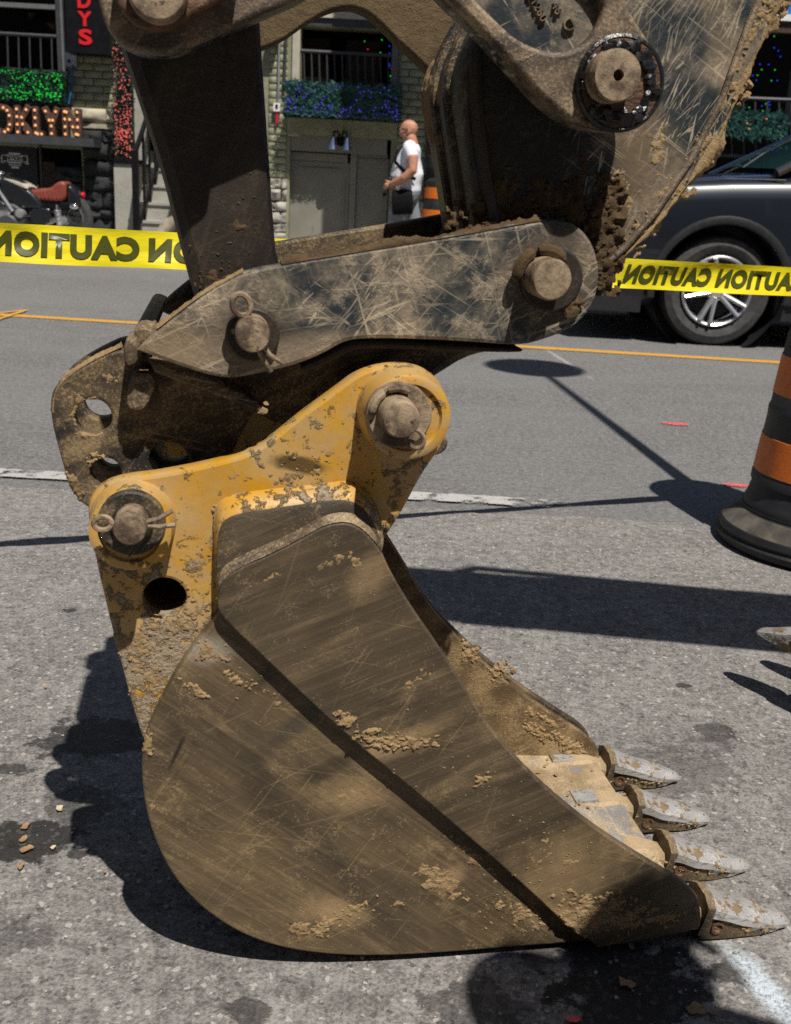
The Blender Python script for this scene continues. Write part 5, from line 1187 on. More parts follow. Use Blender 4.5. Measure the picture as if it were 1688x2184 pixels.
mb = MB(); z0 = P(1670, 30, YN).z; mb.span((.9, YN, z0), (9.0, YN + .12, z0 + 1.2)); NB(mb.build("fascia", M['blue'])); mb = MB(); mb.span((.9, YN - .02, z0 - .06), (9.0, YN + .14, z0 - .002)); NB(mb.build("fascia_trim", M['white'])); mb = MB(); mb.span((.9, YN + .01, z0 - .16), (9.0, YN + .14, z0 - .062)); NB(mb.build("header", M['wood']))
NB(fpart("column", 1679, 150, 1705, 600, YN, YN + .2, M['darkgrey'])); NB(fpart("window_post", 1668, 60, 1676, 560, YN + .35, YN + .42, M['grey']))
r = railing(1470, 1700, 205, 214, 328, 336, 9, YN - .02, M['darkgrey'], 'black patio railing behind the teal hedge at the right')
hd = hedge(1480, 246, 1678, 291, YN - .16, .12, M['leafteal'], 'amber', 3600, 3, 'unlit teal hedge hung on the patio railing at the right', (), .008, .07, "hedge", 'hedge', False)
# hanging strings of lights inside
mb = {'green': MB(), 'blue': MB()}
for (x, y0, y1) in ((1610, 150, 240), (1622, 130, 180), (1632, 205, 260), (1655, 60, 190), (1640, 215, 225), (1662, 100, 180)):
    for k in range(4):
        y = y0 + (y1 - y0) * (k + random.random() * .6) / 4; mb[random.choice(('green', 'blue'))].ball(P(x + random.uniform(-6, 6) - (y - y0) * .12, y, YN + .6), .0075, 1)
sl = empty("string_lights", P(1640, 250, YN + .6), 0, 'strands of green and blue lights inside the bar at the right', 'string lights'); inv = Matrix.Translation(-sl.location)
for kx in mb: o = mb[kx].build("bulbs", LED[kx], kind='stuff', fix=False); o.parent = sl; o.matrix_parent_inverse = inv
o = MB().tube([P(1628, 60, YN + .6), P(1625, 150, YN + .6), P(1605, 250, YN + .6)], .003, 5).build("wire", M['black']); o.parent = sl; o.matrix_parent_inverse = inv
lantern(1577, 222, .09, YN + .5, 'amber lamp behind the patio railing at the right'); 
mb = {'green': MB(), 'violet': MB(), 'red': MB(), 'blue': MB()}
for k in range(12): mb[random.choice(list(mb))].ball(P(833 + random.uniform(-3, 3), random.uniform(85, 185), YF + .1), .008, 1)
for (x, y, c) in ((778, 88, 'green'), (785, 105, 'red'), (815, 85, 'green'), (812, 112, 'green')): mb[c].ball(P(x, y, YF + .4), .008, 1)
sl = empty("string_lights", P(833, 185, YF + .1), 0, 'coloured light string down the right jamb of the middle opening', 'string lights'); inv = Matrix.Translation(-sl.location)
for kx in mb: o = mb[kx].build("bulbs", LED[kx], kind='stuff', fix=False); o.parent = sl; o.matrix_parent_inverse = inv

# ------------------------------------------------------------------ traffic barrels
def make_barrel():
    r = empty("traffic_barrel", (0, 0, 0))
    steps = [(.228, .10, .175), (.220, .175, .365), (.206, .365, .565), (.190, .565, .765), (.172, .765, .99)]
    prof = []
    for (rr, a, b) in steps: prof += [(rr + .004, a + .002), (rr + .004, a + .022), (rr, a + .028), (rr - .011, b)]
    prof += [(.12, 1.015), (.05, 1.03), (.001, 1.03)]
    body = MB().lathe([(.20, .02)] + prof, (0, 0, 0), 'Z', 56).build("body", M['rubber'], r)
    for (a, b) in ((.207, .308), (.424, .530), (.628, .735), (.835, .935)):
        i = [s for s in steps if s[1] <= a < s[2]][0]; f = lambda z: i[0] - .010 * max(0, (z - i[1] - .028) / (i[2] - i[1] - .028)) * 1.1 + .0022
        MB().lathe([(f(a) - .004, a), (f(a), a + .001), (f(b), b - .001), (f(b) - .004, b)], (0, 0, 0), 'Z', 56).build("orange_band", M['orange'], r)
    MB().lathe([(.265, .0), (.288, .004), (.295, .022), (.286, .030), (.291, .040), (.286, .056), (.272, .066), (.245, .086), (.235, .098), (.236, .105), (.20, .106)], (0, 0, 0), 'Z', 56).build("base_ring", M['rubber'], r)
    MB().lathe([(.2835, .0585), (.272, .0685), (.247, .0885), (.239, .0945)], (0, 0, 0), 'Z', 56).build("dust", M['dustrubber'], r)
    MB().tube([(-.06, 0, 1.02), (-.055, 0, 1.075), (.055, 0, 1.075), (.06, 0, 1.02)], .014, 8).build("handle", M['rubber'], r)
    return r
bar = make_barrel(); bl = gp(1752, 1168); bar.location = (bl.x, bl.y, .004); bar.rotation_euler = (0, radians(1.5), .4)
tag(bar, 'black and orange striped barrel close by, cut off at the right edge', 'traffic barrel', 'striped traffic barrels')
b2 = copy_tree(bar); p = P(940, 440, 10.2); b2.location = (p.x + .01, 10.2, 0.0); b2.rotation_euler = (0, 0, 1.2); tag(b2, 'distant striped barrel standing behind the stick beside the walking man', 'traffic barrel', 'striped traffic barrels')
b3 = copy_tree(bar); b3.location = (-1.75, 1.78, .004); b3.rotation_euler = (0, 0, 2.0); tag(b3, 'striped barrel out at the left that holds the far end of the tape', 'traffic barrel', 'striped traffic barrels')

# ------------------------------------------------------------------ caution tape (seen from behind, so the words run backwards)
t = NT("yellow_plastic_tape"); c = t.mix(t.noise(9, 4, .6), (0.62, 0.53, 0.012), (0.78, 0.68, 0.020)); M['tape'] = t.done(c, 0.32, 0, t.bump(t.noise(14, 3, .5, t.map(None, (.6, 1, 3))), .25, .01), .5)
M['tapeprint'] = plain("black_print_seen_through_tape", (0.055, 0.062, 0.006), .4, 0, .1)
def tp(x, dy=0.0):
    """a point along the top edge of the taut tape"""
    y = 475 + .0565 * x + dy
    f = (x - 0) / 1688.0; inv_z = .4975 + (.362 - .4975) * f
    d = ray(x, y); fwd = (CROT.transposed() @ d); k = (1 / inv_z) / 1.0
    return CAM_P + d * k
tape = empty("caution_tape", tp(844), 0, 'yellow barrier tape with mirrored CAUTION lettering stretched behind the arm', 'tape'); inv = Matrix.Translation(-tape.location)
vs = []; fs = []; n = 320; x0, x1 = -420, 1800; TW = .075; m_ = 12
def tape_pt(x, v):
    """v: 0 top edge .. 1 bottom edge, with slack and a fold towards the right"""
    a = tp(x); w = .004 * mnoise.noise(Vector((x * .013, v * 2.2, 4))) + .010 * sin(v * pi * 1.0 + x * .004) * (0.4 + 0.6 * max(0, min(1, (x - 900) / 500))) + .004 * sin(x * .021 + v * 2) ; lean = .10 * v * TW
    return a + Vector((0, w - lean, -v * TW * (0.985 + .01 * sin(x * .013))))
for i in range(n + 1):
    x = x0 + (x1 - x0) * i / n
    for j in range(m_ + 1): vs.append(tape_pt(x, j / m_))
for i in range(n):
    for j in range(m_): b = i * (m_ + 1) + j; fs.append((b, b + m_ + 1, b + m_ + 2, b + 1))
o = MB().add(vs, fs).build("ribbon", M['tape'], None, fix=False, angle=80); o.parent = tape; o.matrix_parent_inverse = inv
def tape_text(word, xa, xb, slant=0.0):
    """letters laid on the tape, reversed"""
    me = text_mesh(word, 1.0, 0.0, 0.058, 1.1); bm = bmesh.new(); bm.from_mesh(me); bmesh.ops.triangulate(bm, faces=bm.faces)
    bmesh.ops.subdivide_edges(bm, edges=[e for e in bm.edges if e.calc_length() > .12], cuts=2); bm.to_mesh(me); bm.free()
    xs = [v.co.x for v in me.vertices]; zs = [v.co.z for v in me.vertices]; a, b = min(xs), max(xs); c, d = min(zs), max(zs)
    for v in me.vertices:
        f = (b - v.co.x) / (b - a); g = (v.co.z - c) / (d - c); q = tape_pt(xa + (xb - xa) * f + slant * (g - .5), .82 - .64 * g); v.co = q + Vector((0, -.0028, 0))
    me.update(); o = obj("printed_word", me, M['tapeprint']); o.parent = tape; o.matrix_parent_inverse = inv
tape_text("CAUTION", -28, 298); tape_text("CAUTION", 317, 640); tape_text("CAUTION", -375, -48); tape_text("CAUTION", 1337, 1523, 8); tape_text("CAUTION", 1536, 1722, 8); tape_text("CAUTION", 1120, 1290, 8)

# ------------------------------------------------------------------ the dark SUV
t = NT("black_blue_car_paint"); c = t.mix(t.noise(3, 3, .5), (0.007, 0.010, 0.016), (0.011, 0.015, 0.023)); M['carpaint'] = t.done(c, .30, .15, None, .4, .7); M['carpaint'].node_tree.nodes["Principled BSDF"].inputs['Coat Roughness'].default_value = .03
M['plastic'] = plain("black_bumper_plastic", (0.016, 0.017, 0.019), .5, 0, .2, 30, .1); M['tyre'] = plain("tyre_rubber", (0.042, 0.042, 0.043), .75, 0, .3, 30, .2); M['alloy'] = plain("silver_alloy", (0.55, 0.56, 0.58), .30, .75, .08)
t = NT("tinted_car_glass"); M['glass'] = t.done((0.02, 0.06, 0.07), .03, 0, None, .8, 1.0)
cg = gp(1517, 740); car = empty("car", (cg.x, cg.y, 0), radians(-1.0), 'dark SUV with silver wheels passing on the far lane', 'car')
CW = 1.84
ST = [(-.98, .30, .62, .55, .10), (-.95, .26, .80, .72, .05), (-.86, .25, .93, .93, .02), (-.62, .25, 1.00, 1.02, .0), (-.30, .24, 1.05, 1.08, .0), (0, .24, 1.075, 1.12, .0), (.30, .24, 1.09, 1.15, .0), (.52, .24, 1.10, 1.165, .0), (.80, .24, 1.11, 1.15, .0), (1.8, .24, 1.13, 1.15, .0), (3.0, .25, 1.15, 1.17, .0), (3.55, .28, 1.14, 1.15, .02), (3.72, .34, .95, .95, .08)]
vs = []; fs = []
def section(x, zb, zs, zc, ins):
    h = [(.10 + ins, zb), (.03 + ins, zb + .06), (.0 + ins, .52), (-.008 + ins, .62), (.0 + ins, .74), (.012 + ins, zs - .13), (.035 + ins, zs - .045), (.075 + ins, zs), (.16 + ins, zs + (zc - zs) * .45 + .008), (.30 + ins, zs + (zc - zs) * .62), (.60, zs + (zc - zs) * .9), (CW / 2, zc)]
    return [(x, y, z) for y, z in h] + [(x, CW - y, z) for y, z in reversed(h[:-1])]
rings = []
for i in range(len(ST) - 1):
    for k in range(3):
        f = k / 3; s_ = tuple(ST[i][j] + (ST[i+1][j] - ST[i][j]) * f for j in range(5)); rings.append(section(*s_))
rings.append(section(*ST[-1])); K = len(rings[0])
for r_ in rings: vs += r_
for i in range(len(rings) - 1):
    for k in range(K): k2 = (k + 1) % K; fs.append((i*K+k, i*K+k2, (i+1)*K+k2, (i+1)*K+k))
fs += [tuple(range(K - 1, -1, -1)), tuple((len(rings) - 1) * K + k for k in range(K))]
bodym = MB().add(vs, fs).mesh("body", 50)
def cut(me, cyls):
    o = bpy.data.objects.new("tmp", me); col.objects.link(o); tmp = []
    for (x, r_, y0, y1) in cyls:
        c = MB().lathe([(r_, y0), (r_, y1)], (x, 0, .37), 'Y', 48).build("cut", None); tmp.append(c)
        md = o.modifiers.new("b", 'BOOLEAN'); md.object = c; md.operation = 'DIFFERENCE'; md.solver = 'EXACT'
    res = evaluated(o); bpy.data.objects.remove(o)
    for c in tmp: bpy.data.objects.remove(c)
    return finish(res, 40)
body2 = cut(bodym, [(0, .435, -.2, .34), (2.72, .435, -.2, .34), (0, .435, CW - .34, CW + .2), (2.72, .435, CW - .34, CW + .2)])
obj("body", body2, M['carpaint'], car)
for x in (0, 2.72):
    for (y, sg) in ((0, 1), (CW, -1)):
        pts = [(x + cos(a) * .455, y - sg * .006, .37 + sin(a) * .455) for a in [radians(-8) + (pi + radians(16)) * k / 26 for k in range(27)]]
        MB().tube(pts, [(.018, .028)] * 27, 8).build("wheel_arch", M['plastic'], car)
        w = MB().lathe([(.20, .06), (.255, .02), (.30, .005), (.345, .02), (.362, .05), (.364, .10), (.364, .17), (.35, .215), (.30, .23), (.22, .22)], (0, 0, 0), 'Y', 48, False); wh = empty("wheel_tmp")
        bpy.data.objects.remove(wh); wheel = w.build("wheel", M['tyre'], car, (x, y + sg * .035, .364), (0, 0, 0 if sg > 0 else pi))
        MB().lathe([(.235, .012), (.226, .004), (.214, .012), (.208, .06), (.20, .15)], (0, 0, 0), 'Y', 48, False).build("rim", M['alloy'], wheel)
        MB().lathe([(.20, .155), (.03, .15)], (0, 0, 0), 'Y', 24).build("brake_disc", M['plastic'], wheel); MB().lathe([(.062, .10), (.062, .022), (.05, .014), (.001, .012)], (0, 0, 0), 'Y', 20).build("hub_cap", M['alloy'], wheel)
        for k in range(5):
            a = 2 * pi * k / 5 + pi / 2 + .35
            for off in (-.13, .13):
                a2 = a + off * 1.0; p0 = Vector((cos(a + off * 1.6) * .045, .028, sin(a + off * 1.6) * .045)); p1 = Vector((cos(a2 * 1.0 + off * .35) * .216, .018, sin(a2 + off * .35) * .216)); MB().tube([p0, (p0 + p1) / 2 + Vector((0, -.004, 0)), p1], [(.027, .020), (.024, .018), (.036, .016)], 8).build("spoke", M['alloy'], wheel)
            a3 = a + pi / 5; MB().lathe([(.012, .03), (.012, .012), (.001, .010)], (cos(a3) * .050, 0, sin(a3) * .050), 'Y', 8).build("wheel_nut", M['chrome'], wheel)
        mb = MB(); mb.lathe([(.432, .03), (.432, .335), (.05, .335)], (x, 0, .37), 'Y', 36, False); o = mb.build("wheel_well", M['plastic'], car)
        if sg < 0: o.location = (0, CW, 0); o.scale = (1, -1, 1)
gv = [(.30, .10, 1.155), (1.12, .26, 1.60), (1.5, .28, 1.665), (2.9, .28, 1.655), (3.35, .24, 1.56), (3.66, .13, 1.14)]
vs = []; fs = []
for (x, y, z) in gv: vs += [(x, y, z), (x, CW - y, z)]
vs2 = [(.30, .06, 1.12), (.30, CW - .06, 1.12), (3.68, .06, 1.12), (3.68, CW - .06, 1.12)]
mb = MB(); mb.add([vs[2], vs[3], vs[4], vs[5], vs[6], vs[7], vs[8], vs[9]], [(0, 1, 3, 2), (2, 3, 5, 4), (4, 5, 7, 6)]); mb.build("roof", M['carpaint'], car)
mb = MB(); mb.add([(.30, .12, 1.16), (.22, CW / 2, 1.185), (.30, CW - .12, 1.16), (1.12, CW - .26, 1.60), (1.10, CW / 2, 1.62), (1.12, .26, 1.60)], [(0, 1, 4, 5), (1, 2, 3, 4)]); mb.build("windscreen", M['glass'], car)
for y, yy in ((.10, .26), (CW - .10, CW - .26)):
    mb = MB(); mb.add([(.55, y, 1.14), (3.5, y, 1.16), (3.05, yy, 1.58), (1.25, yy, 1.59)], [(0, 1, 2, 3)]); mb.build("side_window", M['glass'], car)
    MB().tube([(.28, y - .03 if y < 1 else y + .03, 1.13), (1.15, yy, 1.60)], .03, 8).build("pillar", M['carpaint'], car)
MB().box((-.62, .55, 1.035), (.02, .3, .01)).build("hood_seam", M['plastic'], car); MB().tube([(.34, .045, 1.09), (.0, .10, 1.082), (-.35, .17, 1.06), (-.7, .25, 1.0)], .005, 6).build("bonnet_gap", M['plastic'], car)
MB().span((-.90, .03, .20), (-.50, CW - .03, .42)).build("bumper", M['plastic'], car); MB().span((.455, .06, .19), (2.2, CW - .06, .33)).build("sill", M['plastic'], car); MB().span((.40, .05, .19), (.47, .24, .40)).build("mud_flap", M['plastic'], car)
MB().ball((-.86, .14, .80), (.14, .08, .09), 2).build("headlight", M['chrome'], car); MB().box((.62, -.08, 1.16), (.12, .16, .11)).build("mirror", M['carpaint'], car)

# ------------------------------------------------------------------ motorcycle at the left edge
YM = 11.2
def mpx(px, py): q = P(px, py, YM); return q
m0 = mpx(140, 560); mo = empty("motorcycle", (m0.x, YM, .1), 0, 'black cafe racer motorcycle with ribbed red-brown leather seat', 'motorcycle'); inv = Matrix.Translation(-mo.location)
def MO(o): o.parent = mo; o.matrix_parent_inverse = inv; return o
M['leather'] = plain("red_brown_leather", (0.20, 0.045, 0.030), .45, 0, .15, 25, .2); M['gloss'] = plain("gloss_black_tank", (0.010, 0.012, 0.014), .2, 0, .2, 8, 0, .6)
def mplate(name, pts, w, mat, it=2, bev=.02): o = [( (lambda q: (q.x, q.z))(mpx(x, y))) for x, y in pts]; return MO(obj(name, curve_plate(name, [p[:2] for p in chaikin(o, it)], [], YM - w / 2, YM + w / 2, bev, 3), mat))
rw = mpx(136, 492); fr = .30
for nm, cpx in (("wheel", (136, 497)), ("wheel", (-110, 490))):
    c = mpx(*cpx); c.z = .1 + fr + .02
    wh = MO(MB().lathe([(fr - .07, -.05), (fr - .02, -.055), (fr + .01, -.03), (fr + .02, 0), (fr + .01, .03), (fr - .02, .055), (fr - .07, .05)], (0, 0, 0), 'Y', 40, False).build(nm, M['tyre'])); wh.location = c
    MB().lathe([(fr - .055, -.03), (fr - .085, -.025), (fr - .085, .025), (fr - .055, .03)], (0, 0, 0), 'Y', 40, False).build("rim", M['chrome'], wh); MB().lathe([(.05, -.06), (.06, -.05), (.06, .05), (.05, .06)], (0, 0, 0), 'Y', 20).build("hub", M['galv'], wh)
    for k in range(18): a = 2 * pi * k / 18; MB().tube([(cos(a) * .05, (-1) ** k * .03, sin(a) * .05), (cos(a + .3) * (fr - .08), 0, sin(a + .3) * (fr - .08))], .0025, 4).build("spoke", M['chrome'], wh)
mplate("tank", [(-60, 392), (-30, 372), (10, 374), (45, 384), (75, 404), (98, 428), (104, 448), (60, 446), (0, 432), (-50, 420)], .30, M['gloss'], 2, .06)
mplate("tank_stripe", [(14, 380), (40, 384), (62, 394), (72, 404), (60, 400), (38, 390)], .306, M['cream'], 1, .004)
seat = mplate("seat", [(60, 408), (90, 402), (115, 401), (124, 392), (134, 386), (146, 388), (151, 402), (148, 428), (130, 430), (90, 428), (68, 424)], .24, M['leather'], 2, .035)
for k in range(8): x = 74 + k * 8.2; q0 = mpx(x - 3, 404 - k * .35); q1 = mpx(x + 2, 424 + k * .4); mb = MB(); mb.tube([q0 + Vector((0, -.10, .004)), q0 + Vector((0, -.118, -.02)), q1 + Vector((0, -.122, 0))], .006, 6); o = mb.build("seat_rib", M['leather']); o.parent = seat
mplate("seat_cowl", [(146, 390), (160, 396), (172, 412), (178, 436), (172, 446), (150, 446), (150, 404)], .24, M['gloss'], 2, .04); mplate("side_cover", [(70, 444), (112, 442), (120, 452), (112, 480), (76, 478)], .28, M['gloss'], 1, .02)
mplate("frame", [(60, 428), (150, 430), (172, 440), (168, 448), (100, 446), (60, 442)], .20, M['black'], 1, .01)
mplate("engine", [(-20, 436), (20, 430), (50, 436), (66, 460), (60, 494), (-10, 500), (-30, 470)], .34, M['darkgrey'], 1, .03)
for (px, py, rr, d, mt) in ((15, 448, .10, .19, 'chrome'), (55, 455, .05, .19, 'galv'), (30, 478, .11, .20, 'darkgrey')): MO(MB().lathe([(rr, .1), (rr, -d + .02), (rr * .8, -d), (.001, -d - .005)], (mpx(px, py).x, YM, mpx(px, py).z), 'Y', 20).build("engine_cover", M[mt]))
for (a, b, rr) in (((8, 400), (42, 450), .018), ((15, 385), (-2, 372), .02)): MO(MB().tube([mpx(*a) + Vector((0, -.19, 0)), mpx(*b) + Vector((0, -.19, 0))], rr, 8).build("tube", M['galv']))
MO(MB().tube([mpx(133, 436) + Vector((0, -.15, 0)), mpx(138, 492) + Vector((0, -.15, 0))], .018, 8).build("shock_absorber", M['chrome']))
mb = MB()
for k in range(60): pass
pts = [mpx(133 + 5 * k / 80, 446 + 34 * k / 80) + Vector((cos(k * .75) * .030, -.15 + sin(k * .75) * .030, 0)) for k in range(81)]; MO(MB().tube(pts, .006, 5).build("spring", M['galv']))
MO(MB().ball(mpx(168, 440) + Vector((0, -.16, 0)), (.05, .03, .03), 2).build("indicator", M['chrome'])); MO(MB().ball(mpx(178, 416), (.02, .05, .03), 2).build("tail_light", M['red'])); MO(MB().tube([mpx(60, 484) + Vector((0, -.2, 0)), mpx(150, 506) + Vector((0, -.2, 0)), mpx(195, 500) + Vector((0, -.2, 0))], [.025, .04, .045], 10).build("exhaust", M['chrome']))
MO(MB().tube([mpx(2, 370) + Vector((0, -.3, 0)), mpx(6, 374), mpx(2, 370) + Vector((0, .3, 0))], .014, 8).build("handlebar", M['chrome'])); MO(MB().ball(mpx(4, 372) + Vector((0, -.06, .01)), (.06, .05, .03), 2).build("clock", M['chrome']))

# ------------------------------------------------------------------ people
def blend(name, tubes, balls, mat, voxel=.014, parent=None, smooth=6):
    """limbs and trunk melted into one continuous surface"""
    mb = MB()
    for pts, rs in tubes: mb.tube(pts, rs, 12)
    for c, r in balls: mb.ball(c, r, 2)
    o = mb.build("tmp", None); md = o.modifiers.new("r", 'REMESH'); md.mode = 'VOXEL'; md.voxel_size = voxel
    if smooth: ms = o.modifiers.new("s", 'SMOOTH'); ms.iterations = smooth; ms.factor = .5
    me = evaluated(o); bpy.data.objects.remove(o); me.name = name
    return obj(name, finish(me, 80), mat, parent)
M['skin'] = plain("sun-warmed skin", (0.45, 0.215, 0.135), .5, 0, .12, 20, .1); M['shirt'] = plain("white_cotton", (0.72, 0.74, 0.80), .85, 0, .06, 8, .4); M['denim'] = plain("pale_grey_denim", (0.20, 0.21, 0.23), .85, 0, .18, 30, .3); M['bag'] = plain("black_nylon_bag", (0.006, 0.006, 0.007), .7, 0, .3, 20, .3, .1); M['beard'] = plain("short_dark_stubble", (0.10, 0.055, 0.04), .9); M['shoe'] = plain("dark_shoe", (0.03, 0.025, 0.022), .6); M['khaki'] = plain("khaki_shorts", (0.30, 0.26, 0.20), .85)
def make_person(label, loc, rz, top, bottom, bald=True, bag=True, sleeve=.55, belly=.04, hgt=1.75, flip=False):
    """standing or walking figure; local +X is where it faces"""
    r = empty("person", loc, rz, label, 'person'); V = Vector
    hip = .92; sh = 1.43
    arm_n = [V((.0, -.20, sh)), V((-.06, -.27, 1.30)), V((-.07, -.30, 1.16)), V((.02, -.29, 1.07)), V((.13, -.22, 1.02)), V((.20, -.17, .99))]
    arm_f = [V((.0, .20, sh)), V((.02, .26, 1.28)), V((.0, .28, 1.15)), V((.10, .26, 1.02)), V((.19, .24, .93))]
    leg_n = [V((0, -.09, hip)), V((.13, -.10, .66)), V((.15, -.10, .48)), V((.20, -.10, .22)), V((.25, -.10, .07))]; leg_f = [V((0, .09, hip)), V((-.06, .09, .66)), V((-.09, .09, .47)), V((-.28, .09, .26)), V((-.38, .09, .12))]
    tubes = [([V((-.01, 0, .86)), V((0, 0, .98)), V((.02, 0, 1.12)), V((.01, 0, 1.28)), V((-.01, 0, 1.40)), V((-.015, 0, 1.46))], [(.16, .12), (.165, .13), (.17, .14 + belly * .5), (.185, .125), (.175, .10), (.09, .07)]),
             ([V((-.02, 0, 1.42)), V((.0, 0, 1.50)), V((.02, 0, 1.56))], [.080, .074, .070]), (arm_n, [.075, .068, .060, .056, .046, .036]), (arm_f, [.062, .055, .048, .042, .032]), (leg_n, [.095, .075, .060, .055, .042]), (leg_f, [.095, .075, .060, .055, .042]),
             ([V((.19, -.08, .02)) + V((.06, -.02, .02)), V((.40, -.10, .03))], [.04, .03]), ([V((-.40, .09, .10)), V((-.28, .09, .03))], [.04, .03])]
    hc = V((.045, 0, 1.622))
    balls = [(hc + V((-.012, 0, .022)), (.110, .084, .104)), (hc + V((.030, 0, -.035)), (.076, .068, .084)), (hc + V((.045, 0, -.085)), (.040, .042, .030)), (hc + V((.102, 0, -.018)), (.018, .014, .022)), (hc + V((.108, 0, -.030)), (.014, .016, .012)), (hc + V((.092, 0, -.068)), (.012, .024, .012)),
             (hc + V((-.012, -.078, -.012)), (.020, .010, .030)), (hc + V((-.012, .078, -.012)), (.020, .010, .030)), (hc + V((.078, 0, .018)), (.02, .05, .014))]
    for (pal, dr, sgn) in ((arm_n[-1], V((.8, .35, -.25)).normalized(), 1), (arm_f[-1], V((.5, .0, -.85)).normalized(), -1)):
        balls.append((pal + dr * .045, (.046, .026, .040)))
        for k in range(4):
            b = pal + dr * .07 + V((0, 0, .028 - .019 * k)); l = (.052, .060, .056, .044)[k]; tubes.append(([b, b + dr * l * .55 + V((0, .004, -.004)), b + dr * l * .9 + V((-.008, .016 * sgn, -.014))], [.0105, .0100, .008]))
        tubes.append(([pal + dr * .02 + V((0, 0, .032)), pal + dr * .05 + V((.01, 0, .056)), pal + dr * .075 + V((.018, 0, .058))], [.012, .011, .009]))
    blend("body", tubes, balls, M['skin'], .0095, r, 3)
    cl = [([V((-.01, 0, .90)), V((0, 0, .98)), V((.03, 0, 1.10)), V((.03, 0, 1.20)), V((.015, 0, 1.32)), V((-.01, 0, 1.42)), V((-.015, 0, 1.475))], [(.178, .140), (.185, .155), (.192, .165 + belly), (.20, .158 + belly * .5), (.198, .142), (.19, .118), (.085, .078)])]
    k = sleeve
    for a in (arm_n, arm_f): cl.append(([a[0] + V((0, .06 if a is arm_n else -.06, 0)), a[0].lerp(a[1], .2), a[0].lerp(a[1], 1.0)], [.088, .082, .070]))
    blend("shirt", cl, [], top, .013, r, 3)
    tr = [([V((-.005, 0, 1.0)), V((-.005, 0, .90)), V((0, 0, .82))], [(.172, .132), (.18, .14), (.17, .12)])]
    for lg in (leg_n, leg_f): tr.append((lg[:4] + [lg[3].lerp(lg[4], .5)], [.115, .098, .084, .080, .078]))
    blend("trousers", tr, [], bottom, .013, r, 3)
    for lg, d in ((leg_n, 0), (leg_f, 1)): blend("shoe", [([lg[4] + V((-.05, 0, -.03)), lg[4] + V((.05, 0, -.035)), lg[4] + V((.17, 0, -.045))], [.05, .052, .035])], [], M['shoe'], .012, r, 2)
    MB().tube([hc + V((.085, -.072, .004)), hc + V((-.01, -.086, .006))], .0045, 5).build("glasses_arm", M['bag'], r); MB().tube([hc + V((.103, -.066, .006)), hc + V((.112, -.035, .004)), hc + V((.114, 0, .008)), hc + V((.112, .035, .004)), hc + V((.103, .066, .006))], [(.010, .018)] * 5, 8).build("glasses", M['bag'], r)
    for sy in (-1, 1): MB().ball(hc + V((.092, sy * .032, .004)), (.012, .014, .009), 1).build("eye", M['white'], r)
    MB().ball(hc + V((.058, 0, -.082)), (.040, .044, .030), 2).build("stubble", M['beard'], r) if bald else MB().ball(hc + V((-.02, 0, .035)), (.106, .086, .098), 2).build("hair", M['beard'], r)
    if bag:
        MB().tube([V((.06, -.075, 1.475)), V((.155, -.135, 1.36)), V((.16, -.165, 1.25)), V((.02, -.205, 1.12)), V((-.10, -.19, 1.06))], [(.022, .008)] * 5, 6).build("rucksack_strap", M['bag'], r); MB().tube([V((.04, .02, 1.50)), V((.20, -.02, 1.30)), V((.235, -.10, 1.12)), V((.17, -.19, .98))], [(.014, .006)] * 4, 6).build("shoulder_strap", M['bag'], r)
        blend("rucksack", [([V((-.26, 0, 1.05)), V((-.27, 0, 1.2)), V((-.24, 0, 1.36))], [(.13, .08), (.14, .10), (.10, .07)])], [], M['bag'], .015, r, 4); blend("hip_bag", [([V((-.08, -.21, .80)), V((.17, -.21, .78))], [(.06, .15), (.06, .15)])], [], M['bag'], .014, r, 4)
    k = hgt / 1.75; r.scale = (k, -k if flip else k, k)
    return r
pm = P(876, 257, 11.35); hp = pm.z - .10
man = make_person('bald walking man in white T-shirt with glasses and black bags', (pm.x + .02, 11.35, .10), pi - .12, M['shirt'], M['denim'], flip=True, belly=.06, hgt=min(1.80, hp / 1.735 * 1.75 if hp > 1.4 else 1.75))
q = P(372, 420, 11.6); p2 = make_person('passer-by almost hidden by the excavator link, only an elbow showing', (q.x + .14, 11.6, .10), 0.1, M['khaki'], M['khaki'], bald=False, bag=False, hgt=1.62)
by = make_person('onlooker in dark clothes standing just right of the view', (.69, .20, .004), radians(60), M['bag'], M['denim'], bald=False, bag=False, hgt=1.70)

# ------------------------------------------------------------------ lamp post out at the right whose shadow crosses the lane
a = gp(1478, 1040); tip = gp(1150, 787); sh_ = Vector((SUN_DIR.x, SUN_DIR.y)) / -SUN_DIR.z
hl = 4.6; base = Vector((tip.x - sh_.x * hl, tip.y - sh_.y * hl, 0))
foot = gp(1765, 1258); lp = empty("street_lamp", (foot.x, foot.y, 0), 0, 'leaning slim street lamp with round head out at the right', 'street lamp')
hd_ = Vector((base.x - foot.x, base.y - foot.y, 0)); MB().tube([(0, 0, 0), hd_ + Vector((0, 0, hl))], [.035, .022], 12).build("pole", M['darkgrey'], lp); MB().lathe([(.05, hl - .05), (.26, hl + .02), (.28, hl + .10), (.20, hl + .22), (.02, hl + .28)], hd_, 'Z', 28).build("head", M['white'], lp); MB().lathe([(.05, 0), (.05, .02), (.04, .06)], (0, 0, 0), 'Z', 20).build("foot", M['darkgrey'], lp)

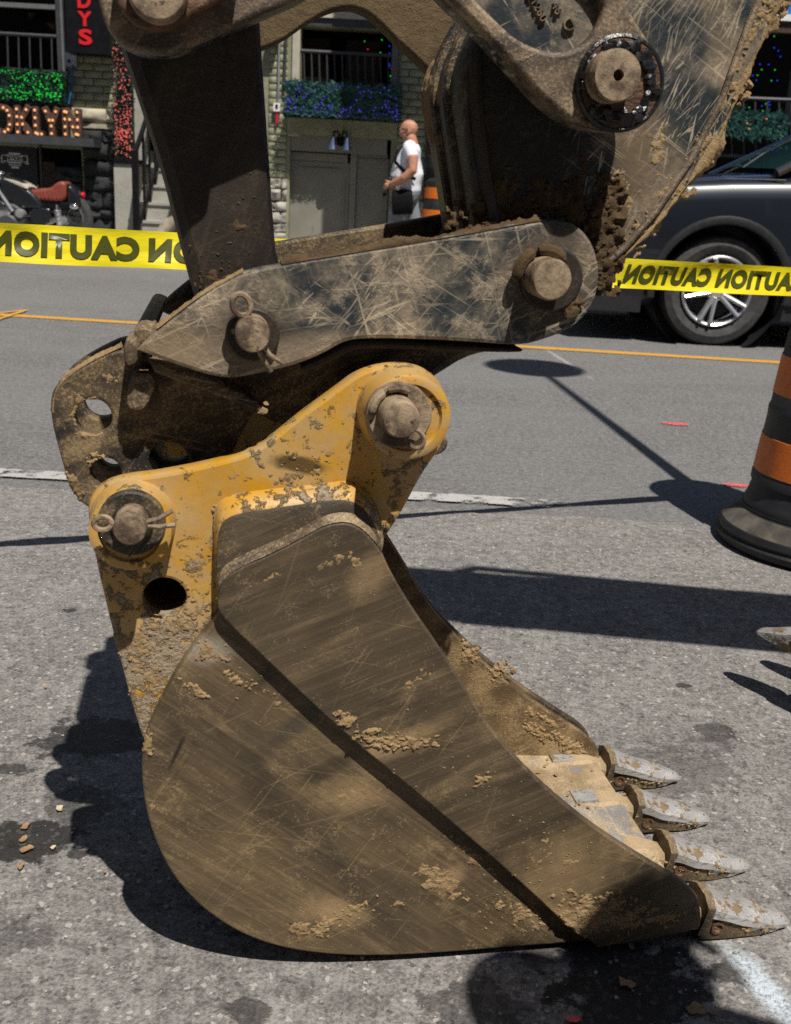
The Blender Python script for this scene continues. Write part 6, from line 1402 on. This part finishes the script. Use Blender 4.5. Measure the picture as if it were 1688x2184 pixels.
# ------------------------------------------------------------------ row across the street, behind the viewer
back = empty("terrace_row", (0, -8, 0), 0, 'plain brick terrace on the near side of the street behind the viewer', 'building')
mb = MB(); mb.span((-24, -5, 0), (24, 0, 8.5)); mb.build("wall", wall_paint("brown_brick_wall", (.20, .11, .075)), back)
for i in range(10):
    for j in range(2): mb = MB(); x = -21 + i * 4.6; z = 1.0 + j * 3.4; mb.span((x, -.03, z), (x + 1.5, .03, z + 1.9)); w = mb.build("window", M['white'], back); mb = MB(); mb.span((x + .1, .031, z + .1), (x + 1.4, .04, z + 1.8)); mb.build("pane", M['glass'], w)

# ------------------------------------------------------------------ litter on the pavement
M['leaf'] = plain("dry_tan_leaf", (0.30, 0.19, 0.10), .7, 0, .3, 80, .4); M['leafpale'] = plain("pale_dry_leaf", (0.55, 0.45, 0.30), .7, 0, .2, 80, .4)
def leaf(px, py, size, label, mat, seed):
    p = gp(px, py); rnd = random.Random(seed); vs = [(0, 0, .003)]; n = 14; a0 = rnd.uniform(0, 6)
    for k in range(n):
        a = 2 * pi * k / n; rr = size * (0.55 + .45 * abs(cos(a))) * (1 + rnd.uniform(-.22, .22)); vs.append((cos(a + a0) * rr, sin(a + a0) * rr * 1.0, .004 + size * (.12 + .35 * mnoise.noise(Vector((cos(a) * 1.5, sin(a) * 1.5, seed))))))
    for v_ in list(vs): pass
    fs = [(0, 1 + k, 1 + (k + 1) % n) for k in range(n)]; vs2 = [(x, y, z + .0012) for x, y, z in vs]; N = len(vs); fs += [(N, N + 1 + (k + 1) % n, N + 1 + k) for k in range(n)]; fs += [(1 + k, N + 1 + k, N + 1 + (k + 1) % n, 1 + (k + 1) % n) for k in range(n)]
    o = MB().add(vs + vs2, fs).build("dry_leaf", mat, None, (p.x, p.y, .004), (0, 0, 0), 70); tag(o, label, 'leaf', 'dry leaves on the pavement'); return o
LV_ = [(55, 1773, .014, 'tan leaf topmost on the dark wet patch at the left', 0), (52, 1800, .013, 'tan leaf in the middle of the dark patch at the left', 0), (58, 1822, .016, 'largest tan leaf on the dark patch at the left', 0), (46, 1858, .011, 'rust leaf at the lower end of the dark patch at the left', 0), (128, 1735, .014, 'pale curled leaf at the edge of the bucket shadow', 1), (115, 1818, .008, 'small leaf scrap right of the dark patch', 1),
       (1335, 2110, .020, 'crumpled tan leaf on the wet patch below the bucket corner', 0), (1485, 2166, .022, 'tan leaf at the bottom edge below the white spray', 0), (1520, 2172, .010, 'small leaf scrap beside the bottom edge leaf', 0), (98, 1475, .006, 'tiny orange scrap left of the bucket', 0), (1345, 2030, .010, 'pale scrap just under the bucket corner', 1), (225, 1872, .004, 'red speck below the bucket shadow', 0), (1535, 1280, .005, 'tiny red scrap on the sunlit pavement at the right', 0)]
for i, (x, y, s, lb_, m) in enumerate(LV_): leaf(x, y, s * .55, lb_, M['leafpale' if m else 'leaf'], i + 3)
M['pebble'] = plain("grey_grit", (0.26, 0.25, 0.23), .9, 0, .4, 40, .4)
mb = MB()
for k in range(420):
    p = gp(random.uniform(-20, 1700), random.uniform(1150, 2190)); z = random.choice((.0012, .0015, .002, .003)); mb.ball((p.x, p.y, .004 + z * .5), (z, z * .9, z * .7), 1, .4, k)
tag(mb.build("grit", M['pebble']), 'loose grit scattered over the pavement', 'grit', kind='stuff')
